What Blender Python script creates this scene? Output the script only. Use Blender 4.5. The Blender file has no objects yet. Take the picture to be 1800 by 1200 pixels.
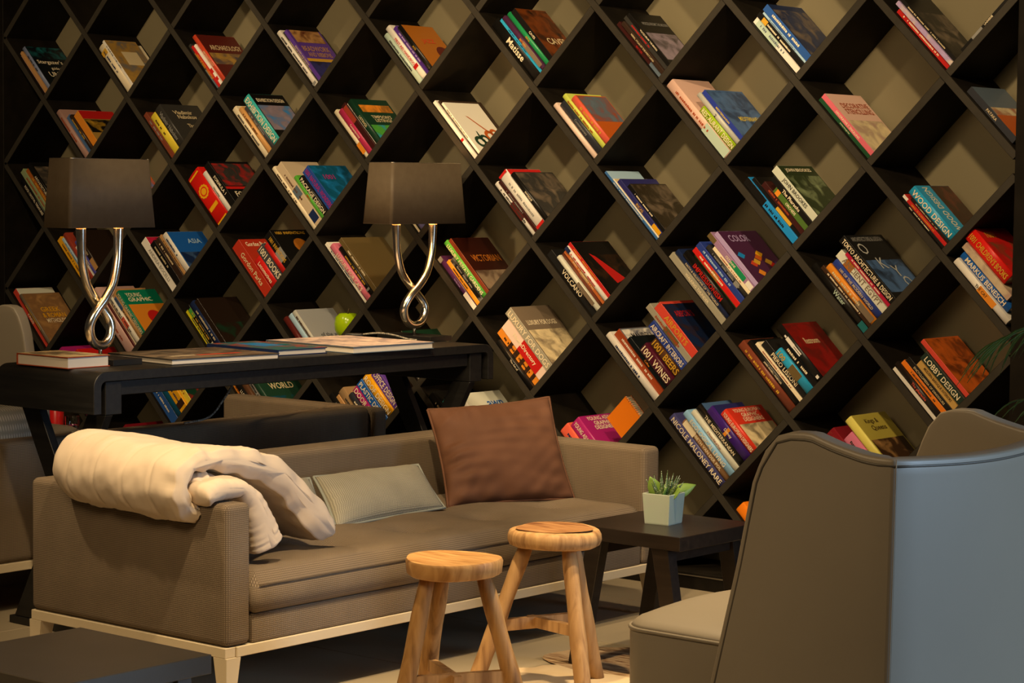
import bpy, bmesh, math, random
from mathutils import Vector, Matrix, noise
R = math.radians
scn = bpy.context.scene
COL = scn.collection

# ------------------------------------------------------------------ camera, world, lights, exposure
cam_d = bpy.data.cameras.new('camera'); cam = bpy.data.objects.new('camera', cam_d); COL.objects.link(cam)
cam_d.sensor_width = 36.0; cam_d.lens = 3991.22/1800*36; cam_d.clip_start = .05
def cam_matrix(loc, yaw, pitch, roll):
    fwd = Vector((math.sin(yaw)*math.cos(pitch), math.cos(yaw)*math.cos(pitch), math.sin(pitch)))
    right = Vector((math.cos(yaw), -math.sin(yaw), 0)); up = right.cross(fwd)
    r = math.cos(roll)*right + math.sin(roll)*up; u = -math.sin(roll)*right + math.cos(roll)*up
    m = Matrix((r, u, -fwd)).transposed().to_4x4(); m.translation = loc
    return m
cam.matrix_world = cam_matrix(Vector((7.89881, -6.00117, 1.31754)), -.70107, -.06957, .00956)
scn.camera = cam

world = bpy.data.worlds.new('world'); scn.world = world; world.use_nodes = True
world.node_tree.nodes['Background'].inputs[0].default_value = (1.0, .80, .56, 1)
world.node_tree.nodes['Background'].inputs[1].default_value = .02
vs = scn.view_settings
vs.view_transform = 'Standard'; vs.look = 'None'; vs.exposure = 0.12; vs.gamma = 1.0; vs.use_curve_mapping = False

def aim(o, target):
    o.rotation_euler = (Vector(target)-o.location).to_track_quat('-Z', 'Y').to_euler()
def area(name, loc, target, sx, sy, power, col):
    l = bpy.data.lights.new(name, 'AREA'); l.shape = 'RECTANGLE'; l.size = sx; l.size_y = sy; l.energy = power; l.color = col
    o = bpy.data.objects.new(name, l); COL.objects.link(o); o.location = loc; aim(o, target); return o
def spot(name, loc, target, power, angle, col=(1, .74, .42), blend=.6, rad=.05):
    l = bpy.data.lights.new(name, 'SPOT'); l.energy = power; l.color = col; l.spot_size = R(angle); l.spot_blend = blend; l.shadow_soft_size = rad
    o = bpy.data.objects.new(name, l); COL.objects.link(o); o.location = loc; aim(o, target); return o
WARM = (1, .72, .40)
# soft warm lobby light in front of the shelf, daylight from a window side at the right
area('lobby_ceiling_light', (4.6, -4.3, 2.88), (3.0, 0, 1.0), 1.5, 1.5, 74, WARM)
win = area('window_daylight', (8.9, -.3, 1.5), (5.6, -2.35, .5), 1.5, 1.7, 27, (.52, .73, 1)); win.data.spread = R(80)
# ceiling spots: washing the shelf, the sofa group and the console
spot('shelf_spot_a', (5.2, -1.9, 2.88), (4.1, 0, 1.45), 165, 62)
spot('shelf_spot_b', (4.0, -1.9, 2.88), (3.1, 0, 1.35), 150, 58)
spot('shelf_spot_c', (2.8, -1.9, 2.88), (2.0, 0, 1.2), 105, 60)
spot('shelf_spot_d', (1.5, -1.9, 2.88), (.75, 0, 1.2), 92, 62)
spot('seating_spot', (4.7, -2.7, 2.88), (3.5, -1.4, .35), 300, 44)
spot('duvet_spot', (2.5, -3.1, 2.88), (3.3, -2.2, .55), 170, 30)
spot('stool_spot', (4.9, -1.3, 2.88), (4.72, -1.85, .3), 430, 46)
spot('floor_spot', (4.15, -.75, 2.88), (3.95, -.45, 0), 110, 30)
spot('console_spot', (3.3, -2.2, 2.88), (2.7, -.9, .78), 90, 40)

# ------------------------------------------------------------------ helpers
def lin(h):
    h = h.strip()
    return tuple((c/12.92 if c <= .04045 else ((c+.055)/1.055)**2.4) for c in (int(h[i:i+2], 16)/255 for i in (0, 2, 4)))
MATS = {}
def nodes(m):
    nt = m.node_tree; return nt, nt.nodes, nt.links, nt.nodes['Principled BSDF']
def mat(name, col, rough=.5, metal=0, spec=.5, **kw):
    if name in MATS: return MATS[name]
    m = bpy.data.materials.new(name); m.use_nodes = True; MATS[name] = m
    b = m.node_tree.nodes['Principled BSDF']
    b.inputs['Base Color'].default_value = (*col, 1); b.inputs['Roughness'].default_value = rough
    b.inputs['Metallic'].default_value = metal; b.inputs['Specular IOR Level'].default_value = spec
    for k, v in kw.items(): b.inputs[k].default_value = v
    return m
def ramp_mat(name, cols, scale=(1, 1, 1), nscale=5, detail=4, rough=.5, bump=0, bdist=.002, distort=0, spec=.5, stops=None, coord='Object', voronoi=False):
    """noise through a colour ramp; grain by stretching the coordinates"""
    if name in MATS: return MATS[name]
    m = mat(name, cols[0], rough, spec=spec); nt, ns, lk, b = nodes(m)
    tc = ns.new('ShaderNodeTexCoord'); mp = ns.new('ShaderNodeMapping'); mp.inputs['Scale'].default_value = scale
    tx = ns.new('ShaderNodeTexNoise'); tx.inputs['Scale'].default_value = nscale; tx.inputs['Detail'].default_value = detail; tx.inputs['Distortion'].default_value = distort
    rp = ns.new('ShaderNodeValToRGB'); el = rp.color_ramp.elements
    n = len(cols); st = stops or [.3+.4*i/(n-1) for i in range(n)]
    while len(el) < n: el.new(.5)
    for i, c in enumerate(cols): el[i].position = st[i]; el[i].color = (*c, 1)
    lk.new(tc.outputs[coord], mp.inputs[0]); lk.new(mp.outputs[0], tx.inputs['Vector']); lk.new(tx.outputs['Fac'], rp.inputs[0]); lk.new(rp.outputs[0], b.inputs['Base Color'])
    if bump:
        bp = ns.new('ShaderNodeBump'); bp.inputs['Strength'].default_value = bump; bp.inputs['Distance'].default_value = bdist
        lk.new(tx.outputs['Fac'], bp.inputs['Height']); lk.new(bp.outputs[0], b.inputs['Normal'])
    return m
def weave_mat(name, c0, c1, freq, bump=.5, rough=.9, aniso=(1, 1, 1), dist=.0015, uv=False):
    """woven cloth: 3-D checker of yarns with a little tone variation"""
    if name in MATS: return MATS[name]
    m = mat(name, c0, rough, spec=.2); nt, ns, lk, b = nodes(m)
    tc = ns.new('ShaderNodeTexCoord'); mp = ns.new('ShaderNodeMapping'); mp.inputs['Scale'].default_value = tuple(freq*a for a in aniso)
    mp.inputs['Location'].default_value = (.31, .37, .43)
    sx = ns.new('ShaderNodeSeparateXYZ'); lk.new(tc.outputs['UV' if uv else 'Object'], mp.inputs[0]); lk.new(mp.outputs[0], sx.inputs[0])
    s = []
    for i in range(3):
        f = ns.new('ShaderNodeMath'); f.operation = 'SINE'; lk.new(sx.outputs[i], f.inputs[0]); s.append(f)
    def op(o, a, c):
        f = ns.new('ShaderNodeMath'); f.operation = o; lk.new(a.outputs[0], f.inputs[0]); lk.new(c.outputs[0], f.inputs[1]); return f
    if uv:
        k = []
        for f_ in s[:2]:
            a_ = ns.new('ShaderNodeMath'); a_.operation = 'MULTIPLY_ADD'; a_.inputs[1].default_value = .5; a_.inputs[2].default_value = .5; lk.new(f_.outputs[0], a_.inputs[0]); k.append(a_)
        t = op('MULTIPLY', k[0], k[1])
    else: t = op('ADD', op('ADD', op('MULTIPLY', s[0], s[1]), op('MULTIPLY', s[1], s[2])), op('MULTIPLY', s[2], s[0]))
    mr = ns.new('ShaderNodeMapRange'); mr.inputs[1].default_value = .05 if uv else -.8; mr.inputs[2].default_value = .7 if uv else .8; lk.new(t.outputs[0], mr.inputs[0])
    nz = ns.new('ShaderNodeTexNoise'); nz.inputs['Scale'].default_value = 9; nz.inputs['Detail'].default_value = 5; lk.new(tc.outputs['Object'], nz.inputs['Vector'])
    mx = ns.new('ShaderNodeMix'); mx.data_type = 'RGBA'; mx.inputs[6].default_value = (*c0, 1); mx.inputs[7].default_value = (*c1, 1); lk.new(mr.outputs[0], mx.inputs[0])
    m2 = ns.new('ShaderNodeMix'); m2.data_type = 'RGBA'; m2.blend_type = 'MULTIPLY'; m2.inputs[0].default_value = .35
    lk.new(mx.outputs[2], m2.inputs[6]); lk.new(nz.outputs['Fac'], m2.inputs[7]); lk.new(m2.outputs[2], b.inputs['Base Color'])
    bp = ns.new('ShaderNodeBump'); bp.inputs['Strength'].default_value = bump; bp.inputs['Distance'].default_value = dist
    lk.new(mr.outputs[0], bp.inputs['Height']); lk.new(bp.outputs[0], b.inputs['Normal'])
    return m

def link(name, me, m, parent=None):
    o = bpy.data.objects.new(name, me); COL.objects.link(o)
    if m is not None and not me.materials: me.materials.append(m)
    if parent is not None: o.parent = parent
    return o
def tag(o, label=None, cat=None, group=None, kind=None):
    if label: o['label'] = label
    if cat: o['category'] = cat
    if group: o['group'] = group
    if kind: o['kind'] = kind
    return o
def thing(name, label, cat, loc=(0, 0, 0), rotz=0, group=None):
    o = bpy.data.objects.new(name, None); COL.objects.link(o); o.empty_display_size = .1
    o.location = loc; o.rotation_euler = (0, 0, rotz)
    return tag(o, label, cat, group)
def copy_tree(o, parent=None):
    c = o.copy(); COL.objects.link(c); c.parent = parent
    for ch in [x for x in bpy.data.objects if x.parent == o]: copy_tree(ch, c)
    return c
def mesh(name, vs_, fs, smooth=False):
    me = bpy.data.meshes.new(name); me.from_pydata([tuple(v) for v in vs_], [], fs); me.update()
    bm = bmesh.new(); bm.from_mesh(me); bmesh.ops.recalc_face_normals(bm, faces=bm.faces); bm.to_mesh(me); bm.free()
    if smooth:
        for p in me.polygons: p.use_smooth = True
    return me
def smooth_angle(me, ang=40):
    for p in me.polygons: p.use_smooth = True
    try: me.set_sharp_from_angle(angle=R(ang))
    except Exception: pass
    return me
def box_uv(me):
    uvl = me.uv_layers.get('UVMap') or me.uv_layers.new(name='UVMap')
    for p in me.polygons:
        n = p.normal; ax = max(range(3), key=lambda i: abs(n[i])); i, j = [(1, 2), (0, 2), (0, 1)][ax]
        for li in p.loop_indices:
            c = me.vertices[me.loops[li].vertex_index].co; uvl.data[li].uv = (c[i], c[j])
    return me
def rbox(x0, x1, y0, y1, z0, z1, r=0, seg=2, name='box'):
    bm = bmesh.new(); bmesh.ops.create_cube(bm, size=1)
    for v in bm.verts:
        v.co = ((x0+x1)/2+v.co.x*(x1-x0), (y0+y1)/2+v.co.y*(y1-y0), (z0+z1)/2+v.co.z*(z1-z0))
    if r: bmesh.ops.bevel(bm, geom=bm.edges[:]+bm.verts[:], offset=r, segments=seg, profile=.5, affect='EDGES')
    me = bpy.data.meshes.new(name); bm.to_mesh(me); bm.free()
    if r: smooth_angle(me, 50 if seg > 1 else 30)
    return me
def prism(pts, axis, a0, a1, r=0, name='prism'):
    """extrude a 2-D outline; axis x -> pts are (y,z); y -> (x,z); z -> (x,y)"""
    def P(p, a): return {'x': (a, p[0], p[1]), 'y': (p[0], a, p[1]), 'z': (p[0], p[1], a)}[axis]
    n = len(pts); V = [P(p, a0) for p in pts]+[P(p, a1) for p in pts]
    F = [tuple(range(n)), tuple(range(n, 2*n))]+[(i, (i+1) % n, (i+1) % n+n, i+n) for i in range(n)]
    me = mesh(name, V, F)
    if r:
        bm = bmesh.new(); bm.from_mesh(me); bmesh.ops.bevel(bm, geom=bm.edges[:], offset=r, segments=1, affect='EDGES'); bm.to_mesh(me); bm.free()
    return me
def loft(rings, close=True, caps=True, name='loft', smooth=True):
    n = len(rings[0]); V = [p for r_ in rings for p in r_]; F = []
    for i in range(len(rings)-1):
        for j in range(n if close else n-1):
            k = (j+1) % n; F.append((i*n+j, i*n+k, (i+1)*n+k, (i+1)*n+j))
    if caps: F += [tuple(range(n)), tuple(range((len(rings)-1)*n, len(rings)*n))]
    return mesh(name, V, F, smooth)
def catmull(pts, sub=6):
    P = [Vector(p) for p in pts]; P = [2*P[0]-P[1]]+P+[2*P[-1]-P[-2]]; out = []
    for i in range(1, len(P)-2):
        for k in range(sub):
            t = k/sub; a, b_, c, d_ = P[i-1:i+3]
            out.append(.5*((2*b_)+(c-a)*t+(2*a-5*b_+4*c-d_)*t*t+(3*b_-a-3*c+d_)*t**3))
    return out+[P[-2]]
def tube(pts, rad, n=8, name='tube', caps=True):
    P = [Vector(p) for p in pts]; rads = rad if isinstance(rad, (list, tuple)) else [rad]*len(P); rings = []
    t0 = (P[1]-P[0]).normalized(); nrm = t0.orthogonal().normalized()
    for i, p in enumerate(P):
        t = (P[min(i+1, len(P)-1)]-P[max(i-1, 0)]).normalized()
        nrm = (nrm-t*nrm.dot(t)).normalized(); bn = t.cross(nrm)
        rings.append([p+rads[i]*(math.cos(2*math.pi*k/n)*nrm+math.sin(2*math.pi*k/n)*bn) for k in range(n)])
    return loft(rings, caps=caps, name=name)
def lathe(prof, n=32, name='lathe', center=(0, 0, 0), jit=None):
    rings = []
    for r_, z in prof:
        rings.append([Vector((center[0]+r_*math.cos(2*math.pi*k/n), center[1]+r_*math.sin(2*math.pi*k/n), center[2]+z)) for k in range(n)])
    return smooth_angle(loft(rings, name=name), 45)
def interp(x, xs, ys):
    if x <= xs[0]: return ys[0]
    for i in range(1, len(xs)):
        if x <= xs[i]: t = (x-xs[i-1])/(xs[i]-xs[i-1]); return ys[i-1]+(ys[i]-ys[i-1])*t
    return ys[-1]
TEXT = {}
def text_mesh(s, bold=0):
    """lettering as a flat mesh normalised to height 1 (cap height), left at x=0; returns mesh, width"""
    k = (s, bold)
    if k in TEXT: return TEXT[k]
    cu = bpy.data.curves.new('lettering', 'FONT'); cu.body = s; cu.resolution_u = 2; cu.offset = bold; cu.size = 1
    ob = bpy.data.objects.new('lettering', cu); COL.objects.link(ob)
    dg = bpy.context.evaluated_depsgraph_get()
    me = bpy.data.meshes.new_from_object(ob.evaluated_get(dg)); me.materials.clear()
    bpy.data.objects.remove(ob); bpy.data.curves.remove(cu)
    xs = [v.co.x for v in me.vertices]; ys = [v.co.y for v in me.vertices]
    x0, y0 = min(xs), min(ys); h = max(ys)-y0
    for v in me.vertices: v.co = ((v.co.x-x0)/h, (v.co.y-y0)/h, 0)
    TEXT[k] = (me, (max(xs)-x0)/h); return TEXT[k]
PAL = {'dusty pink':'b08a80', 'tan':'b88a55', 'mottled blue':'7a86a8', 'night':'0d1418', 'teal':'1d6a70', 'cream':'efe0c0', 'white':'eae4da', 'ochre':'a8823c', 'slate':'5c6a78', 'sand':'d8c49a', 'rust':'a0441f', 'charcoal':'34322f', 'red':'c01f1c', 'orange red':'c8452a', 'maroon':'581c16', 'navy':'1c2a52', 'purple':'5c3a9a', 'indigo':'2c2c6a', 'black':'12100e', 'gold':'d0a030', 'grey':'8c8a86', 'pale green':'b8ccbc', 'violet':'4a2a80', 'lilac':'b09ac8', 'caramel':'a8641e', 'sky blue':'2a9fd0', 'plum':'4a2444', 'orange':'e08a28', 'taupe':'7a6a58', 'green':'1f8a50', 'rust brown':'6a3412', 'blackish red':'3a1614', 'dark brown':'34241a', 'mauve grey':'8a7c8a', 'pale blue':'a8c8e0', 'blue':'2a56a0', 'night blue':'16264a', 'multicoloured':'b8a8b0', 'steel blue':'4a6a98', 'russet':'7a3c28', 'yellow':'e8d040', 'apricot':'d8a060', 'brown':'5a3a24', 'dark grey':'44444a', 'turquoise':'3ab0b0', 'bright blue':'1e88d0', 'raspberry':'b83058', 'brick':'9a3c2a', 'bottle green':'143826', 'leaf green':'4a9a3a', 'ivory':'ece6d8', 'pinkish white':'ecd0c0', 'dark slate':'2e3038', 'lime yellow':'d0dc60', 'coral':'e0604a', 'burnt orange':'c05a18', 'pale pink':'e0b8a8', 'lime green':'98b818', 'light grey':'bcbcb4', 'ultramarine':'2c3c9c', 'forest green':'1c4a2c', 'pink':'d86878', 'sage green':'8a9a70', 'dark orange':'a85a20', 'bright red':'d81c14', 'beige':'c4b094', 'grass green':'58a838', 'cobalt blue':'24489a', 'magenta':'a82070', 'deep teal':'0c5070', 'lavender':'8a86c8', 'mid blue':'3c6ca8', 'golden yellow':'e8a818', 'dark sepia':'2c2418', 'moss green':'4c6a2c', 'pale grey':'c8ccbc', 'moss dark':'28341c', 'blackish brown':'221a16', 'umber':'3a2414', 'blue violet':'4a48a0', 'dark umber':'241810', 'crimson':'b81c40', 'strong blue':'1c5cb0', 'brick red':'b0301c', 'scarlet':'d0201c', 'candy pink':'e07890', 'olive brown':'6a5834', 'aubergine':'4c2450', 'amber':'e89c28', 'apple green':'58b040', 'chestnut':'74341c', 'dark maroon':'301008', 'soot black':'1a1a1a', 'off white':'dcdccc', 'orange brown':'c06830', 'stone grey':'a09a88', 'royal blue':'2a3e90', 'mauve':'a07ca0', 'emerald':'1c8a58', 'coral red':'d84838', 'earth brown':'8a6440', 'pale rose':'d8b0a8', 'jade green':'0c7a5a', 'acid yellow':'dcd01c', 'ash grey':'a0a2a4', 'burgundy':'501428', 'bright orange':'f08018', 'straw':'c8a058', 'dark green':'1c3028', 'pine green':'1c3c2c', 'beige brown':'9a7c58', 'bright turquoise':'20b8c8', 'slate violet':'48487c', 'tan brown':'a07850', 'light blue':'90c0e8', 'deep violet':'3c1c78', 'tomato red':'d83824', 'wine red':'7a1420', 'rose pink':'d87898', 'pale yellow':'e8dc70', 'straw yellow':'b8a848', 'dark red':'801410'}
BOOKS = [
 (0.265, 1.6638, 0.0153, 0.2368, 0.0115, 0.197, 'dusty pink', '', {'dash': 'rust'}, 'thin dusty pink book second below the stargazer book'),
 (0.2738, 1.6726, 0.0043, 0.2382, 0.0138, 0.202, 'tan', '', {}, 'slim tan book directly under the stargazer book'),
 (0.2841, 1.6829, 0.0148, 0.247, 0.0194, 0.191, 'mottled blue', '', {'c': 'night', 'ct': [("Stargazer's", 0.42, 0.62, 0.85, 'cream'), ('guide to the', 0.6, 0.47, 0.5, 'cream'), ('UNIVERSE', 0.62, 0.33, 0.85, 'cream')], 'pic': ('night', 'teal', 0.72, 1), 'dash': 'charcoal'}, 'dark stargazing book with cream title on its teal and black cover'),
 (0.795, 1.6638, 0.0086, 0.254, 0.0338, 0.2, 'cream', '', {'bands': [(0.8, 0.9, 'gold')], 'dash': 'navy'}, 'thick cream book directly under the mosaic-patterned book'),
 (0.8195, 1.6884, 0.0066, 0.2589, 0.013, 0.166, 'white', '', {'c': 'ochre', 'pic': ('ochre', 'slate', 0.02, 0.98), 'lab': ('sand', 0.3, 0.8, 0.45, 0.75), 'dash': 'charcoal'}, 'white-spined book with ochre and blue mosaic-like cover'),
 (1.325, 1.6638, 0.0136, 0.2492, 0.0138, 0.171, 'charcoal', '', {'bands': [(0.05, 0.45, 'slate')], 'dash': 'gold'}, 'slim charcoal book third below the archaeology book'),
 (1.3354, 1.6742, 0.004, 0.2256, 0.0113, 0.17, 'red', '', {'dash': 'gold'}, 'thin red book second below the archaeology book'),
 (1.344, 1.6828, 0.0066, 0.2206, 0.0113, 0.173, 'white', '', {'bands': [(0.3, 0.4, 'red'), (0.12, 0.2, 'red')]}, 'thin white book directly under the archaeology book'),
 (1.3526, 1.6915, 0.0145, 0.2534, 0.0199, 0.204, 'orange red', 'ARCHAEOLOGY', {'tc': 'sand', 'c': 'maroon', 'ct': [('ARCHAEOLOGY', 0.55, 0.72, 0.8, 'sand')], 'pic': ('ochre', 'navy', 0.35, 0.6)}, 'orange red book with ARCHAEOLOGY on its spine'),
 (1.855, 1.6638, 0.0121, 0.291, 0.0212, 0.187, 'white', '', {'bands': [(0.03, 0.07, 'grey')], 'dash': 'charcoal'}, 'white book second below the beadwork book'),
 (1.8706, 1.6795, 0.0147, 0.2735, 0.0091, 0.204, 'charcoal', '', {'dash': 'sand'}, 'thin charcoal book directly under the beadwork book'),
 (1.8777, 1.6865, 0.0083, 0.2659, 0.0146, 0.177, 'purple', 'BEADWORK AND RIBBONS', {'tc': 'sand', 'c': 'purple', 'ct': [('BEADWORK', 0.5, 0.62, 0.8, 'tan'), ('AND RIBBONS', 0.5, 0.5, 0.7, 'tan')], 'pic': ('indigo', 'black', 0.02, 0.36), 'strip': (0.36, 0.42, 'gold'), 'pic2': ('tan', 'maroon', 0.75, 1)}, 'slim purple book with BEADWORK AND RIBBONS on its spine'),
 (2.385, 1.6638, 0.008, 0.2491, 0.0208, 0.176, 'pale green', '', {'dash': 'charcoal'}, 'pale green book third below the first aid handbook'),
 (2.4004, 1.6792, 0.011, 0.2632, 0.0242, 0.198, 'white', 'FIRST AID HANDBOOK', {'tc': 'red', 'bands': [(0.2, 0.26, 'red')]}, 'white book with FIRST AID HANDBOOK on its spine'),
 (2.4181, 1.6969, 0.0125, 0.2401, 0.0175, 0.189, 'violet', '', {'dash': 'lilac'}, 'slim violet book directly under the first aid handbook'),
 (2.4311, 1.7099, 0.0083, 0.2218, 0.0208, 0.168, 'black', 'JAZZ', {'tc': 'gold', 'c': 'caramel', 'ct': [('JAZZ', 0.5, 0.62, 0.6, 'orange red')], 'disc': (0.75, 0.35, 0.22, 'maroon')}, 'black book with JAZZ on its spine'),
 (2.915, 1.6638, 0.0124, 0.2774, 0.0398, 0.177, 'black', 'Matisse', {'big': 1}, 'thick black book fourth below the caves book'),
 (2.9438, 1.6926, 0.0047, 0.2594, 0.0116, 0.193, 'sky blue', '', {'dash': 'navy'}, 'thin sky blue book third below the caves book'),
 (2.9526, 1.7014, 0.0043, 0.2544, 0.0179, 0.204, 'plum', 'BRITAIN', {'tc': 'orange', 'bands': [(0.05, 0.5, 'taupe')]}, 'slim plum book with BRITAIN on its spine'),
 (2.9659, 1.7147, 0.0141, 0.2542, 0.0179, 0.195, 'green', 'Africa', {'tc': 'orange'}, 'slim green book with Africa on its spine'),
 (2.9792, 1.728, 0.0135, 0.2482, 0.021, 0.166, 'black', 'CAVES', {'tc': 'cream', 'c': 'rust brown', 'pic': ('rust brown', 'black', 0.02, 0.98), 'ct': [('CAVES', 0.55, 0.35, 0.6, 'sand')]}, 'black book with CAVES on its spine'),
 (3.445, 1.6638, 0.0109, 0.255, 0.0157, 0.18, 'blackish red', 'BATTLES', {'tc': 'red', 'bands': [(0.02, 0.25, 'slate')]}, 'slim blackish red book with BATTLES on its spine'),
 (3.4568, 1.6756, 0.0046, 0.239, 0.0145, 0.165, 'dark brown', 'AERIAL ATLAS OF THE HOLY LAND', {'tc': 'sand'}, 'slim dark brown book with AERIAL ATLAS OF THE HOLY LAND on its spine'),
 (3.4676, 1.6864, 0.0155, 0.2512, 0.0145, 0.172, 'charcoal', '', {'dash': 'red'}, 'slim charcoal book directly under the moon book'),
 (3.4785, 1.6973, 0.0131, 0.247, 0.0145, 0.173, 'black', 'VOICES FROM THE MOON', {'tc': 'cream', 'c': 'black', 'ct': [('VOICES FROM THE MOON', 0.55, 0.8, 0.8, 'grey')], 'pic': ('mauve grey', 'charcoal', 0.1, 0.62)}, 'slim black book with VOICES FROM THE MOON on its spine'),
 (3.975, 1.6638, 0.0153, 0.2391, 0.0242, 0.202, 'white', '', {'bands': [(0.5, 0.95, 'pale green')], 'dash': 'slate'}, 'white book third below the blue animal book'),
 (3.9927, 1.6815, 0.0083, 0.2401, 0.0179, 0.179, 'black', '', {'bands': [(0.8, 0.9, 'gold')], 'dash': 'cream'}, 'slim black book second below the blue animal book'),
 (4.006, 1.6948, 0.013, 0.231, 0.0069, 0.169, 'pale blue', '', {'dash': 'navy'}, 'thin pale blue book directly under the blue animal book'),
 (4.0115, 1.7004, 0.0143, 0.2401, 0.0242, 0.197, 'blue', '', {'c': 'night blue', 'pic': ('night blue', 'taupe', 0.05, 0.9), 'dash': 'cream'}, 'blue book with dark animal photo on its cover in the upper shelf'),
 (4.505, 1.6638, 0.0153, 0.2537, 0.0161, 0.166, 'red', '', {'dash': 'cream'}, 'slim red book second below the dancer book'),
 (4.517, 1.6758, 0.0081, 0.2704, 0.014, 0.169, 'multicoloured', '', {'pic_spine': ('lilac', 'cream')}, 'slim multicoloured book directly under the dancer book'),
 (4.5275, 1.6863, 0.0151, 0.278, 0.0119, 0.179, 'black', '', {'c': 'black', 'pic': ('black', 'taupe', 0.1, 0.75), 'dash': 'sand'}, 'black book with grey pointing figure on its cover in the upper shelf'),
 (0.53, 1.3988, 0.0077, 0.2655, 0.0262, 0.192, 'dusty pink', '', {'dash': 'rust'}, 'dusty pink book third below the orange chequered book'),
 (0.5491, 1.418, 0.0127, 0.2109, 0.0237, 0.19, 'steel blue', '', {}, 'steel blue book second below the orange chequered book'),
 (0.5665, 1.4354, 0.0046, 0.1924, 0.0163, 0.171, 'dark brown', '', {'dash': 'gold'}, 'slim dark brown book directly under the orange chequered book'),
 (0.5787, 1.4475, 0.0089, 0.1798, 0.0336, 0.186, 'orange', '', {'c': 'ochre', 'strip': (0.74, 1, 'red'), 'pic': ('black', 'gold', 0.3, 0.72)}, 'orange book with black and yellow chequered cover under a red band'),
 (1.06, 1.3988, 0.0095, 0.2448, 0.0213, 0.198, 'russet', '', {'dash': 'grey'}, 'russet book second below the grey novel collection'),
 (1.0757, 1.4145, 0.0117, 0.2075, 0.0386, 0.204, 'yellow', '', {'dash': 'umber'}, 'thick yellow book directly under the grey novel collection'),
 (1.1037, 1.4425, 0.008, 0.2057, 0.0411, 0.197, 'charcoal', 'Vladimir Nabokov', {'tc': 'grey', 'c': 'charcoal', 'ct': [('Vladimir', 0.45, 0.78, 0.5, 'sand'), ('Nabokov', 0.5, 0.66, 0.5, 'sand'), ('The Stories', 0.62, 0.42, 0.5, 'sand')]}, 'thick charcoal book lying on top of its stack as the grey novel collection'),
 (1.59, 1.3988, 0.0135, 0.264, 0.0265, 0.19, 'cream', '', {'dash': 'charcoal'}, 'cream book third below the exhibition design book'),
 (1.6094, 1.4182, 0.0092, 0.2359, 0.0219, 0.169, 'apricot', '', {'dash': 'brown'}, 'apricot book second below the exhibition design book'),
 (1.6255, 1.4343, 0.0141, 0.2203, 0.0196, 0.171, 'dark grey', '', {'dash': 'grey'}, 'dark grey book directly under the exhibition design book'),
 (1.64, 1.4488, 0.0094, 0.2427, 0.0402, 0.177, 'turquoise', 'EXHIBITION DESIGN', {'tc': 'cream', 'big': 1, 'c': 'black', 'ct': [('EXHIBITION DESIGN', 0.5, 0.86, 0.8, 'cream')], 'pic': ('mauve grey', 'bright blue', 0.2, 0.75)}, 'thick turquoise book with EXHIBITION DESIGN on its spine'),
 (2.12, 1.3988, 0.0157, 0.2414, 0.0203, 0.199, 'cream', '', {'bands': [(0.1, 0.3, 'orange')]}, 'cream book fourth below the green listings book'),
 (2.135, 1.4138, 0.0099, 0.2212, 0.0256, 0.183, 'raspberry', 'Contemporary', {'tc': 'cream'}, 'raspberry book with Contemporary on its spine'),
 (2.1537, 1.4325, 0.0075, 0.226, 0.022, 0.184, 'blackish red', '', {'bands': [(0.6, 0.95, 'brick')]}, 'blackish red book second below the green listings book'),
 (2.1699, 1.4487, 0.0139, 0.2159, 0.0079, 0.17, 'white', '', {'dash': 'charcoal'}, 'thin white book directly under the green listings book'),
 (2.1761, 1.4549, 0.0062, 0.2098, 0.0238, 0.186, 'bottle green', 'LISTINGS', {'tc': 'sand', 'c': 'bottle green', 'ct': [("TIMPSON'S", 0.5, 0.56, 0.6, 'sand'), ('LISTINGS', 0.5, 0.47, 0.6, 'sand')], 'pic': ('leaf green', 'sky blue', 0.02, 0.36), 'pic2': ('orange', 'bottle green', 0.68, 0.86)}, 'bottle green book lying on top of its stack as the green listings book'),
 (2.65, 1.3988, 0.0062, 0.2829, 0.0136, 0.2, 'white', '', {'bands': [(0.3, 0.34, 'red')]}, 'slim white book second below the scissors book'),
 (2.6602, 1.409, 0.0135, 0.2738, 0.0083, 0.225, 'dark brown', '', {'dash': 'grey'}, 'thin dark brown book directly under the scissors book'),
 (2.6668, 1.4156, 0.0084, 0.2527, 0.0096, 0.19, 'ivory', '', {'c': 'ivory', 'tools': 1, 'dash': 'umber'}, 'ivory book with green and red scissors on its cover'),
 (3.18, 1.3988, 0.0098, 0.2547, 0.0188, 0.176, 'pinkish white', '', {}, 'pinkish white book third below the orange town book'),
 (3.194, 1.4128, 0.0123, 0.2371, 0.0278, 0.196, 'dark slate', 'Contemporary', {'tc': 'grey'}, 'dark slate book with Contemporary on its spine'),
 (3.2143, 1.4331, 0.011, 0.2488, 0.0188, 0.191, 'lime yellow', '', {'dash': 'rust'}, 'lime yellow book directly under the orange town book'),
 (3.2282, 1.447, 0.0106, 0.2147, 0.0242, 0.165, 'coral', '', {'c': 'burnt orange', 'pic': ('slate', 'rust', 0.42, 0.98), 'strip': (0.02, 0.4, 'burnt orange'), 'dash': 'gold'}, 'coral-spined book with orange town landscape on its cover'),
 (3.71, 1.3988, 0.0138, 0.3365, 0.0342, 0.2, 'pale pink', '', {'c': 'pale pink', 'bands': [(0.02, 0.4, 'pale green')], 'dash': 'rust'}, 'thick pale pink book third below the Mediterranean seascape book'),
 (3.7348, 1.4236, 0.0136, 0.1836, 0.0281, 0.191, 'lime green', 'RESTAURANT DESIGN', {'tc': 'cream', 'big': 1}, 'lime green book with RESTAURANT DESIGN on its spine'),
 (3.7553, 1.4441, 0.0117, 0.2264, 0.0174, 0.179, 'light grey', '2', {'tc': 'black', 'big': 1}, 'slim light grey book with 2 on its spine'),
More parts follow.
